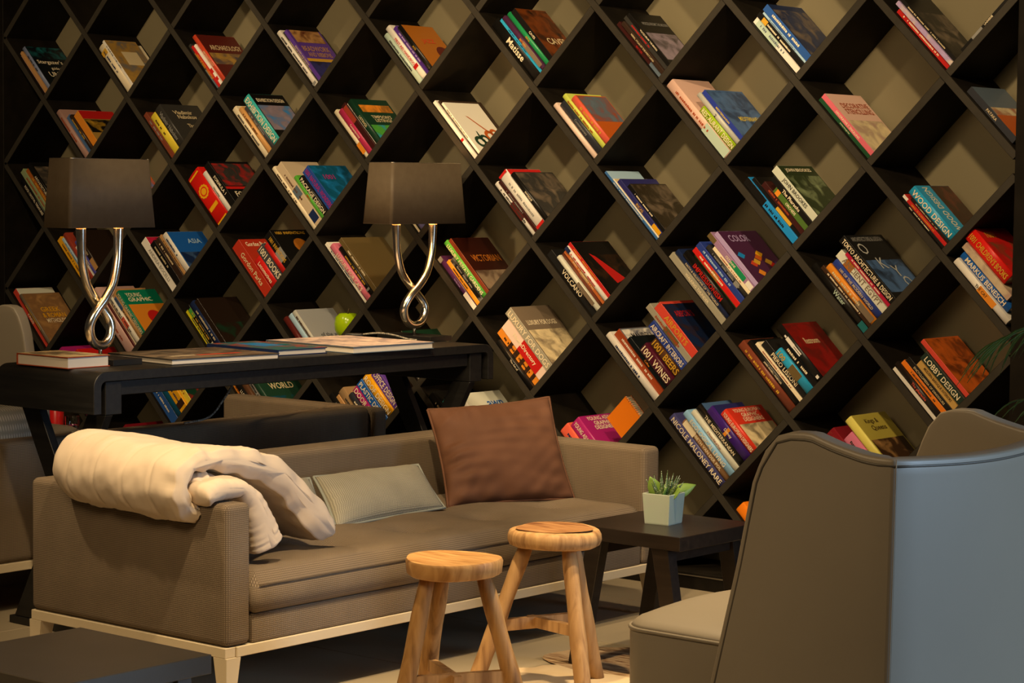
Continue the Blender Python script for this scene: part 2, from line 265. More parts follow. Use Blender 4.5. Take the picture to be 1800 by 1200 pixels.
 (3.7682, 1.457, 0.0139, 0.2206, 0.0159, 0.21, 'ultramarine', 'MEDITERRANEAN', {'tc': 'yellow', 'c': 'steel blue', 'pic': ('steel blue', 'night blue', 0.02, 0.98), 'ct': [('MEDITERRANEAN', 0.6, 0.4, 0.6, 'yellow')]}, 'slim ultramarine book with MEDITERRANEAN on its spine'),
 (4.24, 1.3988, 0.0141, 0.2605, 0.0127, 0.179, 'forest green', 'Journey through Asia', {'tc': 'cream'}, 'thin forest green book with Journey through Asia on its spine'),
 (4.2496, 1.4084, 0.0123, 0.2591, 0.0169, 0.21, 'pink', 'DECORATIVE STENCILLING', {'tc': 'cream', 'c': 'pale pink', 'ct': [('DECORATIVE', 0.55, 0.8, 0.75, 'rust'), ('STENCILLING', 0.55, 0.7, 0.75, 'rust')], 'pic': ('sand', 'dusty pink', 0.05, 0.55)}, 'slim pink book with DECORATIVE STENCILLING on its spine'),
 (4.7219, 1.4469, 0.0155, 0.2163, 0.0211, 0.204, 'dark slate', 'PATAKA', {'tc': 'sand', 'c': 'slate', 'strip': (0.02, 0.45, 'burnt orange'), 'pic': ('sand', 'rust', 0.45, 0.6)}, 'dark slate book with PATAKA on its spine'),
 (0.265, 1.1338, 0.0104, 0.2346, 0.0275, 0.186, 'black', 'ROCK CRYSTAL TREASURES', {'tc': 'cream'}, 'black book with ROCK CRYSTAL TREASURES on its spine'),
 (0.2851, 1.1539, 0.0097, 0.2655, 0.0252, 0.202, 'sage green', '', {'dash': 'rust'}, 'sage green book second below the architecture book beside the lamp'),
 (0.3035, 1.1724, 0.0134, 0.2481, 0.0204, 0.172, 'dark orange', '', {'dash': 'gold'}, 'dark orange book directly under the architecture book beside the lamp'),
 (0.3186, 1.1874, 0.012, 0.2539, 0.0275, 0.188, 'black', 'ARCHITECTURE', {'tc': 'cream', 'c': 'black', 'pic': ('charcoal', 'taupe', 0.1, 0.9)}, 'black book with ARCHITECTURE on its spine'),
 (0.795, 1.1338, 0.0043, 0.2758, 0.0159, 0.194, 'brown', '', {'dash': 'grey'}, 'slim brown book second below the orange and blue book behind the lamp'),
 (0.8069, 1.1457, 0.0062, 0.2754, 0.0145, 0.19, 'ivory', '', {'dash': 'navy'}, 'slim ivory book directly under the orange and blue book behind the lamp'),
 (0.8178, 1.1566, 0.0126, 0.2764, 0.0159, 0.225, 'navy', '', {'c': 'burnt orange', 'pic': ('burnt orange', 'bright blue', 0.02, 0.98)}, 'orange and blue covered book half hidden behind the lamp shade'),
 (1.325, 1.1338, 0.0158, 0.2547, 0.0792, 0.204, 'bright red', '', {'emblem': 1}, 'thick bright red book with round yellow emblem on its spine'),
 (1.3816, 1.1904, 0.0147, 0.2099, 0.0227, 0.172, 'white', 'Discovering', {'tc': 'black'}, 'white book with Discovering on its spine'),
 (1.3983, 1.2071, 0.0156, 0.2287, 0.0321, 0.21, 'black', 'FORMULA 1', {'tc': 'cream', 'c': 'black', 'ct': [('FORMULA 1', 0.55, 0.22, 0.8, 'cream')], 'strip': (0.34, 0.4, 'red'), 'pic': ('charcoal', 'red', 0.42, 0.95)}, 'black racing book with red cars on its cover'),
 (1.855, 1.1338, 0.0082, 0.3201, 0.0195, 0.182, 'cream', '', {'dash': 'umber'}, 'cream book fourth below the natural wonders book'),
 (1.8694, 1.1482, 0.0049, 0.3074, 0.0358, 0.192, 'beige', '', {'bands': [(0.05, 0.2, 'navy'), (0.45, 0.6, 'slate')], 'dash': 'brown'}, 'thick beige book third below the natural wonders book'),
 (1.8954, 1.1742, 0.0126, 0.2167, 0.0175, 0.173, 'grass green', 'SMALL', {'tc': 'red'}, 'slim grass green book with SMALL on its spine'),
 (1.9084, 1.1872, 0.0082, 0.1911, 0.0256, 0.18, 'black', 'PACKAGE DESIGN', {'tc': 'cream', 'big': 1}, 'black book with PACKAGE DESIGN on its spine'),
 (1.9272, 1.206, 0.0143, 0.2023, 0.0399, 0.2, 'cobalt blue', '1001 NATURAL WONDERS', {'tc': 'magenta', 'big': 1, 'c': 'deep teal', 'pic': ('deep teal', 'bright blue', 0.02, 0.98), 'ct': [('1001', 0.35, 0.7, 0.35, 'magenta')]}, 'thick cobalt blue book with 1001 NATURAL WONDERS on its spine'),
 (2.385, 1.1338, 0.0106, 0.2299, 0.0104, 0.193, 'cream', '', {}, 'thin cream book second below the purple book behind the lamp'),
 (2.393, 1.1418, 0.0076, 0.2187, 0.0072, 0.187, 'black', '', {}, 'thin black book directly under the purple book behind the lamp'),
 (2.3988, 1.1476, 0.0075, 0.218, 0.0234, 0.203, 'lavender', '', {'dash': 'rust'}, 'lavender book under the far lamp shade'),
 (2.915, 1.1338, 0.0138, 0.2501, 0.0196, 0.182, 'white', '', {'bands': [(0.3, 0.6, 'maroon')], 'dash': 'charcoal'}, 'white book third below the physique photo book'),
 (2.9295, 1.1483, 0.0059, 0.241, 0.0134, 0.184, 'blackish red', '', {'dash': 'grey'}, 'slim blackish red book second below the physique photo book'),
 (2.9396, 1.1584, 0.0097, 0.2518, 0.0421, 0.18, 'white', '', {'c': 'red', 'bands': [(0, 0.05, 'red'), (0.96, 1, 'red')], 'dash': 'grey'}, 'thick white book directly under the physique photo book'),
 (2.97, 1.1888, 0.0056, 0.2176, 0.0196, 0.21, 'black', 'PHYSIQUE', {'tc': 'cream', 'c': 'charcoal', 'pic': ('charcoal', 'taupe', 0.02, 0.98)}, 'black book with PHYSIQUE on its spine'),
 (3.445, 1.1338, 0.0079, 0.3132, 0.0086, 0.18, 'mid blue', '', {'c': 'pale blue', 'dash': 'cream'}, 'thin mid blue book third below the ancient Peru book'),
 (3.4517, 1.1405, 0.0079, 0.2718, 0.0044, 0.187, 'white', '', {'c': 'sand'}, 'thin white book second below the ancient Peru book'),
 (3.4554, 1.1442, 0.0108, 0.2546, 0.016, 0.2, 'indigo', 'INCAS', {'tc': 'gold', 'big': 1, 'bands': [(0.03, 0.2, 'golden yellow')]}, 'slim indigo book with INCAS on its spine'),
 (3.4674, 1.1562, 0.0157, 0.2169, 0.0139, 0.2, 'black', '', {'c': 'dark sepia', 'pic': ('dark sepia', 'taupe', 0.02, 0.98), 'dash': 'cream'}, 'black book with sepia clouded photo cover lying on the INCAS book'),
 (3.975, 1.1338, 0.0098, 0.2719, 0.026, 0.185, 'bright blue', '', {'bands': [(0.62, 1, 'black')], 'dash': 'black'}, 'bright blue book fifth below the garden book'),
 (3.994, 1.1528, 0.0143, 0.258, 0.0135, 0.18, 'black', '', {'bands': [(0.2, 0.5, 'gold')]}, 'slim black book fourth below the garden book'),
 (4.0042, 1.163, 0.0111, 0.2186, 0.0188, 0.171, 'blackish red', '', {'dash': 'rust'}, 'blackish red book third below the garden book'),
 (4.0181, 1.177, 0.0076, 0.1728, 0.0206, 0.195, 'moss green', 'ORCHIDS', {'tc': 'cream', 'bands': [(0.85, 0.95, 'orange')]}, 'moss green book with ORCHIDS on its spine'),
 (4.0334, 1.1922, 0.0042, 0.2043, 0.0188, 0.175, 'black', 'The Pharaohs', {'tc': 'cream', 'big': 1}, 'black book with The Pharaohs on its spine'),
 (4.0473, 1.2061, 0.0077, 0.2213, 0.026, 0.2, 'pale grey', 'JOHN BROOKES', {'tc': 'black', 'big': 1, 'c': 'moss dark', 'pic': ('moss dark', 'sage green', 0.02, 0.8), 'ct': [('JOHN BROOKES', 0.5, 0.9, 0.8, 'cream')]}, 'pale grey book lying on top of its stack as the garden book'),
 (4.505, 1.1338, 0.0057, 0.1965, 0.0098, 0.202, 'black', '', {'dash': 'cream'}, 'thin black book third below the blue wood design book'),
 (4.5125, 1.1414, 0.0045, 0.2077, 0.0108, 0.175, 'red', '', {'bands': [(0.9, 1, 'white')], 'dash': 'gold'}, 'thin red book second below the blue wood design book'),
 (4.5209, 1.1497, 0.0087, 0.183, 0.0087, 0.17, 'blackish brown', '', {'dash': 'sand'}, 'thin blackish brown book directly under the blue wood design book'),
 (4.5276, 1.1565, 0.0107, 0.2036, 0.0301, 0.2, 'sky blue', 'WOOD DESIGN', {'tc': 'cream', 'big': 1, 'c': 'umber', 'pic': ('umber', 'russet', 0.02, 0.98), 'cv': ('WOOD DESIGN', 'cream'), 'cvband': 'sky blue'}, 'sky blue book with WOOD DESIGN on its spine'),
 (0.53, 0.8688, 0.0097, 0.2689, 0.0282, 0.175, 'golden yellow', '', {'dash': 'brown'}, 'golden yellow book fifth below the dark guitar book'),
 (0.5506, 0.8894, 0.0059, 0.2493, 0.0118, 0.176, 'pale blue', '', {'dash': 'navy'}, 'thin pale blue book fourth below the dark guitar book'),
 (0.5596, 0.8984, 0.0113, 0.2583, 0.021, 0.177, 'brick', '', {}, 'brick book third below the dark guitar book'),
 (0.5751, 0.9139, 0.0117, 0.1707, 0.0155, 0.184, 'white', 'SARDEGNA', {'tc': 'black'}, 'slim white book with SARDEGNA on its spine'),
 (0.5867, 0.9255, 0.0055, 0.1837, 0.0118, 0.166, 'blue violet', '', {'dash': 'cream'}, 'thin blue violet book directly under the dark guitar book'),
 (0.5957, 0.9345, 0.0125, 0.2203, 0.0246, 0.176, 'dark umber', 'SLASH', {'tc': 'sand', 'c': 'dark umber', 'bands': [(0.05, 0.3, 'tan')]}, 'dark umber book with pale capitals on its spine behind the near lamp arms'),
 (1.06, 0.8688, 0.0128, 0.2736, 0.037, 0.19, 'white', 'ANDREA BOCELLI', {'tc': 'grey', 'c': 'crimson', 'pic': ('crimson', 'umber', 0.02, 0.98)}, 'thick white book fourth below the Asia book'),
 (1.0868, 0.8956, 0.0082, 0.2265, 0.0312, 0.166, 'black', '', {'dash': 'sand'}, 'thick black book third below the Asia book'),
 (1.1095, 0.9183, 0.007, 0.2148, 0.0283, 0.166, 'dark brown', '', {'dash': 'sand'}, 'dark brown book second below the Asia book'),
 (1.1301, 0.9389, 0.0105, 0.2146, 0.0137, 0.201, 'tan', '', {'dash': 'umber'}, 'slim tan book directly under the Asia book'),
 (1.1404, 0.9492, 0.0123, 0.2013, 0.0283, 0.19, 'white', '', {'c': 'strong blue', 'ct': [('ASIA', 0.6, 0.74, 0.6, 'pale blue')], 'pic': ('night blue', 'steel blue', 0.05, 0.45), 'dash': 'navy'}, 'white-spined book with blue cover reading ASIA'),
 (1.59, 0.8688, 0.0118, 0.265, 0.0498, 0.203, 'brick red', 'Gordon Parks', {'tc': 'sand', 'c': 'brick red', 'ct': [('Gordon Parks', 0.4, 0.9, 0.6, 'cream')]}, 'thick brick red book fourth below the inventions book'),
 (1.6258, 0.9046, 0.0141, 0.1417, 0.0403, 0.199, 'scarlet', 'Locomotives', {'tc': 'cream'}, 'thick scarlet book with Locomotives on its spine'),
 (1.655, 0.9338, 0.0122, 0.1627, 0.0434, 0.184, 'dark grey', '1001 BOOKS', {'tc': 'cream', 'big': 1}, 'thick dark grey book with 1001 BOOKS on its spine'),
 (1.6863, 0.9651, 0.0096, 0.1431, 0.0244, 0.201, 'red', '', {}, 'red book directly under the inventions book'),
 (1.7042, 0.983, 0.0076, 0.169, 0.0403, 0.195, 'black', '1001 INVENTIONS', {'tc': 'gold', 'c': 'black', 'ct': [('1001 INVENTIONS', 0.5, 0.9, 0.8, 'gold')], 'disc': (0.6, 0.5, 0.2, 'caramel'), 'bands': [(0.2, 0.5, 'grey')]}, 'thick black book with 1001 INVENTIONS on its spine'),
 (2.12, 0.8688, 0.0118, 0.3019, 0.0145, 0.188, 'ivory', '', {'dash': 'navy'}, 'slim ivory book third below the brown chair book'),
 (2.1309, 0.8797, 0.0077, 0.2727, 0.0247, 0.184, 'candy pink', 'LUXURY FOR CATS', {'tc': 'cream', 'big': 1}, 'candy pink book with LUXURY FOR CATS on its spine'),
 (2.149, 0.8978, 0.0105, 0.2376, 0.0196, 0.204, 'black', '', {'bands': [(0.1, 0.14, 'grey')], 'dash': 'gold'}, 'black book directly under the brown chair book'),
 (2.1634, 0.9123, 0.0105, 0.2617, 0.0196, 0.225, 'olive brown', '', {'c': 'olive brown', 'dash': 'cream'}, 'olive brown hardback with small grey cover title beside the far lamp'),
 (2.65, 0.8688, 0.0128, 0.2467, 0.0204, 0.167, 'aubergine', 'family tree', {'tc': 'lilac', 'bands': [(0.0, 0.3, 'white'), (0.92, 1, 'grey')]}, 'aubergine book with family tree on its spine'),
 (2.665, 0.8838, 0.012, 0.2128, 0.0154, 0.197, 'amber', '', {'dash': 'umber'}, 'slim amber book third below the Victorian book'),
 (2.6766, 0.8954, 0.0127, 0.2043, 0.0187, 0.166, 'black', '', {'pic_spine': ('black', 'grey'), 'dash': 'grey'}, 'black book second below the Victorian book'),
 (2.6905, 0.9093, 0.016, 0.2692, 0.022, 0.204, 'apple green', 'LUXURY PRIVATE GARDENS', {'tc': 'cream', 'big': 1}, 'apple green book with LUXURY PRIVATE GARDENS on its spine'),
 (2.7066, 0.9255, 0.0141, 0.2613, 0.0154, 0.2, 'chestnut', '', {'c': 'dark maroon', 'ct': [('VICTORIAN', 0.55, 0.62, 0.75, 'caramel')], 'pic': ('taupe', 'dark maroon', 0.06, 0.4)}, 'dark maroon book reading VICTORIAN with old photos on its cover'),
 (3.18, 0.8688, 0.0117, 0.2884, 0.0284, 0.174, 'soot black', 'VOLCANO', {'tc': 'cream', 'big': 1}, 'soot black book with VOLCANO on its spine'),
 (3.2007, 0.8895, 0.0056, 0.2474, 0.0163, 0.193, 'off white', '', {'bands': [(0.1, 0.5, 'taupe')]}, 'slim off white book fourth below the black fashion book'),
 (3.2129, 0.9017, 0.015, 0.2444, 0.0163, 0.177, 'russet', '', {'pic_spine': ('russet', 'umber')}, 'slim russet book third below the black fashion book'),
 (3.2251, 0.9139, 0.0059, 0.2414, 0.0129, 0.182, 'orange brown', '', {'bands': [(0.4, 0.6, 'tan')], 'dash': 'sand'}, 'thin orange brown book second below the black fashion book'),
 (3.2349, 0.9237, 0.0045, 0.245, 0.0163, 0.19, 'white', '', {'bands': [(0.9, 1, 'navy')], 'dash': 'red'}, 'slim white book directly under the black fashion book'),
 (3.2471, 0.9359, 0.0074, 0.2486, 0.0129, 0.21, 'red', '', {'c': 'black', 'pic': ('black', 'umber', 0.05, 0.75), 'tri': 'red', 'dash': 'gold'}, 'red-spined book with long red dress on its black cover'),
 (3.71, 0.8688, 0.0054, 0.3022, 0.0232, 0.188, 'stone grey', 'WALKING THUNDER', {'tc': 'cream'}, 'stone grey book with WALKING THUNDER on its spine'),
 (3.727, 0.8858, 0.0115, 0.2956, 0.0195, 0.181, 'navy', 'FAITH & RELIGIONS OF THE WORLD', {'tc': 'sand'}, 'navy book with FAITH & RELIGIONS OF THE WORLD on its spine'),
 (3.7414, 0.9002, 0.0051, 0.2666, 0.0269, 0.165, 'black', 'IMPRESSIONISM', {'tc': 'red', 'big': 1}, 'black book with IMPRESSIONISM on its spine'),
 (3.7611, 0.9199, 0.0153, 0.2403, 0.0084, 0.185, 'moss green', '', {'dash': 'gold'}, 'thin moss green book sixth below the colour cubes book'),
 (3.7676, 0.9264, 0.0047, 0.2506, 0.0195, 0.18, 'scarlet', '', {'bands': [(0.45, 0.6, 'caramel')], 'dash': 'cream'}, 'scarlet book fifth below the colour cubes book'),
 (3.782, 0.9408, 0.0058, 0.2529, 0.0213, 0.193, 'royal blue', '', {'dash': 'pale blue'}, 'royal blue book fourth below the colour cubes book'),
 (3.7977, 0.9565, 0.0107, 0.2224, 0.0176, 0.201, 'charcoal', '', {'bands': [(0.2, 0.3, 'grey')], 'dash': 'grey'}, 'slim charcoal book third below the colour cubes book'),
 (3.8108, 0.9696, 0.0068, 0.2015, 0.0121, 0.168, 'cream', '', {'dash': 'rust'}, 'thin cream book second below the colour cubes book'),
 (3.82, 0.9788, 0.0074, 0.2462, 0.0195, 0.198, 'mauve', 'CEZANNE', {'tc': 'cream', 'bands': [(0.18, 0.5, 'emerald'), (0.85, 1, 'olive brown'), (0.02, 0.14, 'white')]}, 'mauve book directly under the colour cubes book'),
 (3.8344, 0.9932, 0.0144, 0.233, 0.0158, 0.22, 'lilac', '', {'c': 'plum', 'ct': [('COLOR', 0.4, 0.86, 0.5, 'lilac')], 'cubes': 1}, 'lilac-spined book reading COLOR with rainbow cubes on its plum cover'),
 (4.24, 0.8688, 0.0087, 0.2764, 0.0241, 0.183, 'black', 'Water', {'tc': 'pale green', 'big': 1, 'bands': [(0.0, 0.12, 'teal')]}, 'black book with Water on its spine'),
 (4.2577, 0.8865, 0.005, 0.2505, 0.0134, 0.191, 'umber', '', {'dash': 'cream'}, 'slim umber book fifth below the Tokyo book'),
 (4.2678, 0.8966, 0.0051, 0.237, 0.0223, 0.192, 'orange', '', {'bands': [(0.02, 0.35, 'taupe')], 'dash': 'sand'}, 'orange book fourth below the Tokyo book'),
 (4.2842, 0.913, 0.0111, 0.2333, 0.0223, 0.17, 'royal blue', '100 OF THE MODERN WORLD', {'tc': 'sand'}, 'royal blue book with 100 OF THE MODERN WORLD on its spine'),
 (4.3006, 0.9295, 0.0145, 0.2441, 0.0295, 0.175, 'off white', 'ANCIENT EGYPT', {'tc': 'taupe', 'big': 1, 'bands': [(0.7, 0.85, 'caramel')]}, 'off white book with ANCIENT EGYPT on its spine'),
 (4.3221, 0.9509, 0.0079, 0.2214, 0.0134, 0.184, 'crimson', '', {'dash': 'cream'}, 'slim crimson book directly under the Tokyo book'),
 (4.3322, 0.961, 0.0044, 0.2654, 0.0259, 0.22, 'black', 'TOKYO ARCHITECTURE & DESIGN', {'tc': 'cream', 'big': 1, 'c': 'soot black', 'ct': [('ARCHITECTURE & DESIGN', 0.5, 0.93, 0.8, 'grey')], 'pic': ('steel blue', 'black', 0.1, 0.6), 'tk': 1}, 'black book with TOKYO ARCHITECTURE & DESIGN on its spine'),
 (4.7212, 0.9176, 0.0046, 0.25, 0.0221, 0.194, 'white', 'THE CAT', {'tc': 'black', 'bands': [(0.25, 0.55, 'orange')]}, 'white book with THE CAT on its spine'),
 (4.7185, 0.9529, 0.0154, 0.225, 0.026, 0.171, 'strong blue', 'MARKUS BENESCH', {'tc': 'cream', 'big': 1}, 'strong blue book lying on the white cat book'),
 (4.7212, 0.9881, 0.0067, 0.215, 0.0221, 0.192, 'beige', '', {'pic_spine': ('beige', 'dusty pink')}, "beige book below the thick 1001 children's volume"),
 (4.7063, 1.0356, 0.0157, 0.185, 0.0432, 0.19, 'bright red', "1001 CHILDREN'S BOOKS", {'tc': 'gold', 'big': 1, 'c': 'scarlet', 'ct': [('1001', 0.3, 0.85, 0.4, 'gold')], 'pic': ('red', 'olive brown', 0.2, 0.7)}, "thick bright red book with 1001 CHILDREN'S BOOKS on its spine"),
 (0.265, 0.6038, 0.0138, 0.3234, 0.0255, 0.192, 'coral red', 'PARIS', {'tc': 'cream', 'big': 1, 'c': 'off white'}, 'coral red book with PARIS on its spine'),
 (0.2837, 0.6225, 0.0068, 0.2759, 0.0174, 0.2, 'taupe', '', {'c': 'earth brown', 'pic': ('earth brown', 'tan', 0.02, 0.98), 'ct': [('GREEK', 0.5, 0.66, 0.5, 'golden yellow'), ('& ROMAN', 0.52, 0.54, 0.6, 'golden yellow'), ('MYTHOLOGY', 0.55, 0.43, 0.6, 'cream')], 'dash': 'gold'}, 'brown book reading GREEK & ROMAN in yellow beside the grey armchair'),
 (0.795, 0.6038, 0.0085, 0.337, 0.0482, 0.197, 'pale rose', '', {'c': 'pale rose', 'dash': 'rust'}, 'thick pale rose book fifth below the green young designers book'),
 (0.8297, 0.6385, 0.0076, 0.2834, 0.0104, 0.179, 'maroon', '', {}, 'thin maroon book fourth below the green young designers book'),
 (0.8377, 0.6465, 0.0111, 0.2698, 0.0142, 0.186, 'cream', '', {'dash': 'rust'}, 'slim cream book third below the green young designers book'),
 (0.8484, 0.6572, 0.0052, 0.2621, 0.0218, 0.181, 'ivory', '', {'bands': [(0.3, 0.5, 'coral')], 'dash': 'charcoal'}, 'ivory book second below the green young designers book'),
 (0.8644, 0.6732, 0.0099, 0.2633, 0.018, 0.173, 'tan', '', {'bands': [(0.6, 0.85, 'steel blue')], 'dash': 'charcoal'}, 'slim tan book directly under the green young designers book'),
 (0.8778, 0.6866, 0.0119, 0.2332, 0.0236, 0.19, 'jade green', 'YOUNG GRAPHIC DESIGNERS', {'tc': 'cream', 'big': 1, 'c': 'jade green', 'ct': [('YOUNG', 0.3, 0.88, 0.42, 'cream'), ('GRAPHIC', 0.42, 0.77, 0.65, 'cream')], 'strip': (0.0, 0.66, 'orange'), 'disc': (0.55, 0.35, 0.2, 'red')}, 'green book reading YOUNG GRAPHIC with orange panel behind the near lamp'),
 (1.325, 0.6038, 0.0147, 0.273, 0.0185, 0.184, 'acid yellow', '', {'dash': 'navy'}, 'acid yellow book third below the dark painting book'),
 (1.3387, 0.6175, 0.0095, 0.2781, 0.0185, 0.178, 'black', '', {'bands': [(0.8, 0.95, 'leaf green'), (0.1, 0.3, 'cream')], 'dash': 'gold'}, 'black book second below the dark painting book'),
 (1.3524, 0.6312, 0.0144, 0.2756, 0.0281, 0.168, 'navy', '', {'dash': 'sand'}, 'navy book directly under the dark painting book'),
 (1.3729, 0.6517, 0.0106, 0.2641, 0.0233, 0.21, 'dark umber', '', {'c': 'dark umber', 'pic': ('dark umber', 'bottle green', 0.05, 0.5)}, 'dark brown book with dim painted scene on its cover above the console'),
 (1.855, 0.6038, 0.0138, 0.2547, 0.0193, 0.169, 'black', 'NATURE', {'tc': 'cream'}, 'black book with NATURE on its spine'),
 (1.8693, 0.6181, 0.0044, 0.2465, 0.0215, 0.192, 'maroon', '', {}, 'maroon book second below the grey world book'),
 (1.8851, 0.634, 0.013, 0.2407, 0.0238, 0.179, 'pale blue', '', {}, 'pale blue book directly under the grey world book'),
 (1.9026, 0.6514, 0.0121, 0.2356, 0.0215, 0.2, 'light grey', '', {'c': 'ash grey', 'ct': [('of the world', 0.55, 0.45, 0.65, 'dark grey')], 'dash': 'umber'}, 'ash grey book reading of the world beside lime green ornament'),
 (2.385, 0.6038, 0.012, 0.1887, 0.027, 0.17, 'white', '', {'dash': 'charcoal'}, 'white book directly under the green notebook behind the console'),
 (2.4047, 0.6235, 0.006, 0.1831, 0.039, 0.194, 'bottle green', '', {'c': 'bottle green', 'dash': 'sand'}, 'bottle green notebook behind the far lamp base'),
 (2.915, 0.6038, 0.0043, 0.2207, 0.0189, 0.173, 'black', 'The Art of', {'tc': 'cream'}, 'black book with The Art of on its spine'),
 (2.929, 0.6178, 0.0149, 0.2498, 0.0287, 0.19, 'orange', '', {'bands': [(0.1, 0.16, 'umber'), (0.24, 0.3, 'umber'), (0.38, 0.44, 'umber'), (0.52, 0.6, 'umber'), (0.68, 0.74, 'umber')], 'dash': 'umber'}, 'orange book second below the dogs book'),
 (2.9499, 0.6387, 0.0122, 0.2484, 0.0485, 0.193, 'pinkish white', 'HomeDirectory', {'tc': 'cream', 'bands': [(0.12, 0.6, 'red')]}, 'thick pinkish white book with HomeDirectory on its spine'),
 (2.9848, 0.6736, 0.0083, 0.2704, 0.0337, 0.21, 'stone grey', 'LUXURY FOR DOGS', {'tc': 'cream', 'big': 1, 'c': 'taupe', 'ct': [('LUXURY FOR DOGS', 0.5, 0.72, 0.75, 'cream')], 'pic': ('sand', 'taupe', 0.05, 0.6)}, 'thick stone grey book with LUXURY FOR DOGS on its spine'),
 (3.445, 0.6038, 0.0069, 0.2904, 0.0228, 0.172, 'white', '', {'dash': 'navy'}, 'white book seventh below the airports book'),
 (3.4618, 0.6206, 0.0153, 0.2754, 0.0299, 0.192, 'rust', '', {'c': 'slate', 'ct': [('MANDELA', 0.5, 0.86, 0.6, 'black')], 'pic': ('white', 'navy', 0.55, 0.98), 'dash': 'white'}, 'rust book sixth below the airports book'),
 (3.4835, 0.6424, 0.0092, 0.2233, 0.0181, 0.191, 'night', 'Coffee', {'tc': 'orange'}, 'slim night book with Coffee on its spine'),
 (3.4969, 0.6558, 0.0041, 0.1604, 0.0394, 0.204, 'burgundy', '1001 WINES', {'tc': 'cream', 'big': 1}, 'thick burgundy book with 1001 WINES on its spine'),
 (3.5254, 0.6842, 0.0134, 0.1496, 0.0394, 0.167, 'brown', '1001 BEERS', {'tc': 'gold', 'big': 1}, 'thick brown book with 1001 BEERS on its spine'),
 (3.5539, 0.7127, 0.0045, 0.1943, 0.0299, 0.181, 'royal blue', 'AIRCRAFT INTERIORS', {'tc': 'cream', 'big': 1}, 'royal blue book with AIRCRAFT INTERIORS on its spine'),
 (3.5757, 0.7345, 0.0126, 0.249, 0.0228, 0.203, 'stone grey', '', {'bands': [(0.3, 0.6, 'olive brown')], 'dash': 'rust'}, 'stone grey book directly under the airports book'),
 (3.5925, 0.7513, 0.0136, 0.2247, 0.0323, 0.2, 'coral red', 'AIRPORTS', {'tc': 'gold', 'big': 1, 'c': 'coral red', 'pic': ('night blue', 'umber', 0.03, 0.95), 'ct': [('AIRPORTS', 0.4, 0.75, 0.5, 'red')]}, 'thick coral red book with AIRPORTS on its spine'),
 (3.975, 0.6038, 0.0069, 0.2824, 0.0311, 0.167, 'russet', '', {'dash': 'gold'}, 'russet book sixth below the restroom book'),
 (3.9976, 0.6264, 0.0088, 0.2658, 0.0183, 0.167, 'black', 'JAMES McNEILL WHISTLER', {'tc': 'cream'}, 'black book fifth below the restroom book'),
 (4.0112, 0.64, 0.0094, 0.2449, 0.0119, 0.198, 'cream', '', {'dash': 'rust'}, 'thin cream book fourth below the restroom book'),
 (4.0202, 0.6491, 0.0145, 0.2298, 0.0247, 0.191, 'soot black', 'PIERO LISSONI', {'tc': 'cream', 'big': 1}, 'soot black book third below the restroom book'),
 (4.0383, 0.6671, 0.0063, 0.1716, 0.029, 0.203, 'sky blue', '100', {'tc': 'gold', 'big': 1, 'bands': [(0.3, 0.6, 'olive brown')]}, 'sky blue book with 100 on its spine'),
 (4.0595, 0.6883, 0.0117, 0.1884, 0.0247, 0.193, 'black', '', {'dash': 'cream'}, 'black book directly under the restroom book'),
 (4.0775, 0.7064, 0.0068, 0.2235, 0.0268, 0.2, 'black', '', {'c': 'dark red', 'man': 1, 'ct': [('Restroom', 0.45, 0.66, 0.4, 'sand')], 'pic': ('dark red', 'maroon', 0.02, 0.98)}, 'black-spined book with white figure symbol and dark red cover'),
 (4.505, 0.6038, 0.005, 0.2274, 0.0115, 0.197, 'white', '', {}, 'thin white book sixth below the sunset book'),
 (4.5138, 0.6126, 0.0059, 0.2326, 0.0193, 0.204, 'blackish brown', 'The pharaohs', {'tc': 'coral', 'big': 1}, 'blackish brown book with The pharaohs on its spine'),
 (4.528, 0.6268, 0.0093, 0.2228, 0.0162, 0.19, 'bright orange', '', {'dash': 'charcoal'}, 'slim bright orange book fourth below the sunset book'),
 (4.5401, 0.6389, 0.0091, 0.218, 0.0177, 0.179, 'black', 'ENCYCLOPEDIA OF DINOSAURS', {'tc': 'sand'}, 'slim black book with ENCYCLOPEDIA OF DINOSAURS on its spine'),
 (4.5532, 0.652, 0.0103, 0.1841, 0.0255, 0.196, 'straw', 'MODERN BAROQUE INTERIORS', {'tc': 'umber'}, 'straw book with MODERN BAROQUE INTERIORS on its spine'),
 (4.5719, 0.6707, 0.0041, 0.1883, 0.0286, 0.17, 'dark green', 'LOBBY DESIGN', {'tc': 'cream', 'big': 1, 'cv': ('LOBBY DESIGN', 'grey')}, 'dark green book with LOBBY DESIGN on its spine'),
 (4.5927, 0.6915, 0.0147, 0.226, 0.0146, 0.21, 'coral red', '', {'c': 'burnt orange', 'pic': ('burnt orange', 'dark maroon', 0.02, 0.98)}, 'coral-spined book with orange sunset cover'),
 (0.53, 0.3388, 0.0057, 0.3113, 0.0853, 0.187, 'magenta', '', {}, 'magenta book seen just above the console books'),
 (0.5909, 0.3997, 0.0078, 0.2409, 0.0637, 0.198, 'scarlet', '', {'dash': 'grey'}, 'scarlet book lying on the magenta book behind the console'),
 (1.06, 0.3388, 0.0124, 0.214, 0.0444, 0.184, 'blue', '', {'dash': 'cream'}, 'thick blue book third below the green and yellow book under the console'),
 (1.092, 0.3708, 0.012, 0.1742, 0.0339, 0.204, 'deep teal', '', {}, 'thick deep teal book second below the green and yellow book under the console'),
 (1.1166, 0.3954, 0.0046, 0.1497, 0.0444, 0.193, 'golden yellow', '', {'bands': [(0.1, 0.3, 'umber')], 'dash': 'navy'}, 'thick golden yellow book directly under the green and yellow book under the console'),
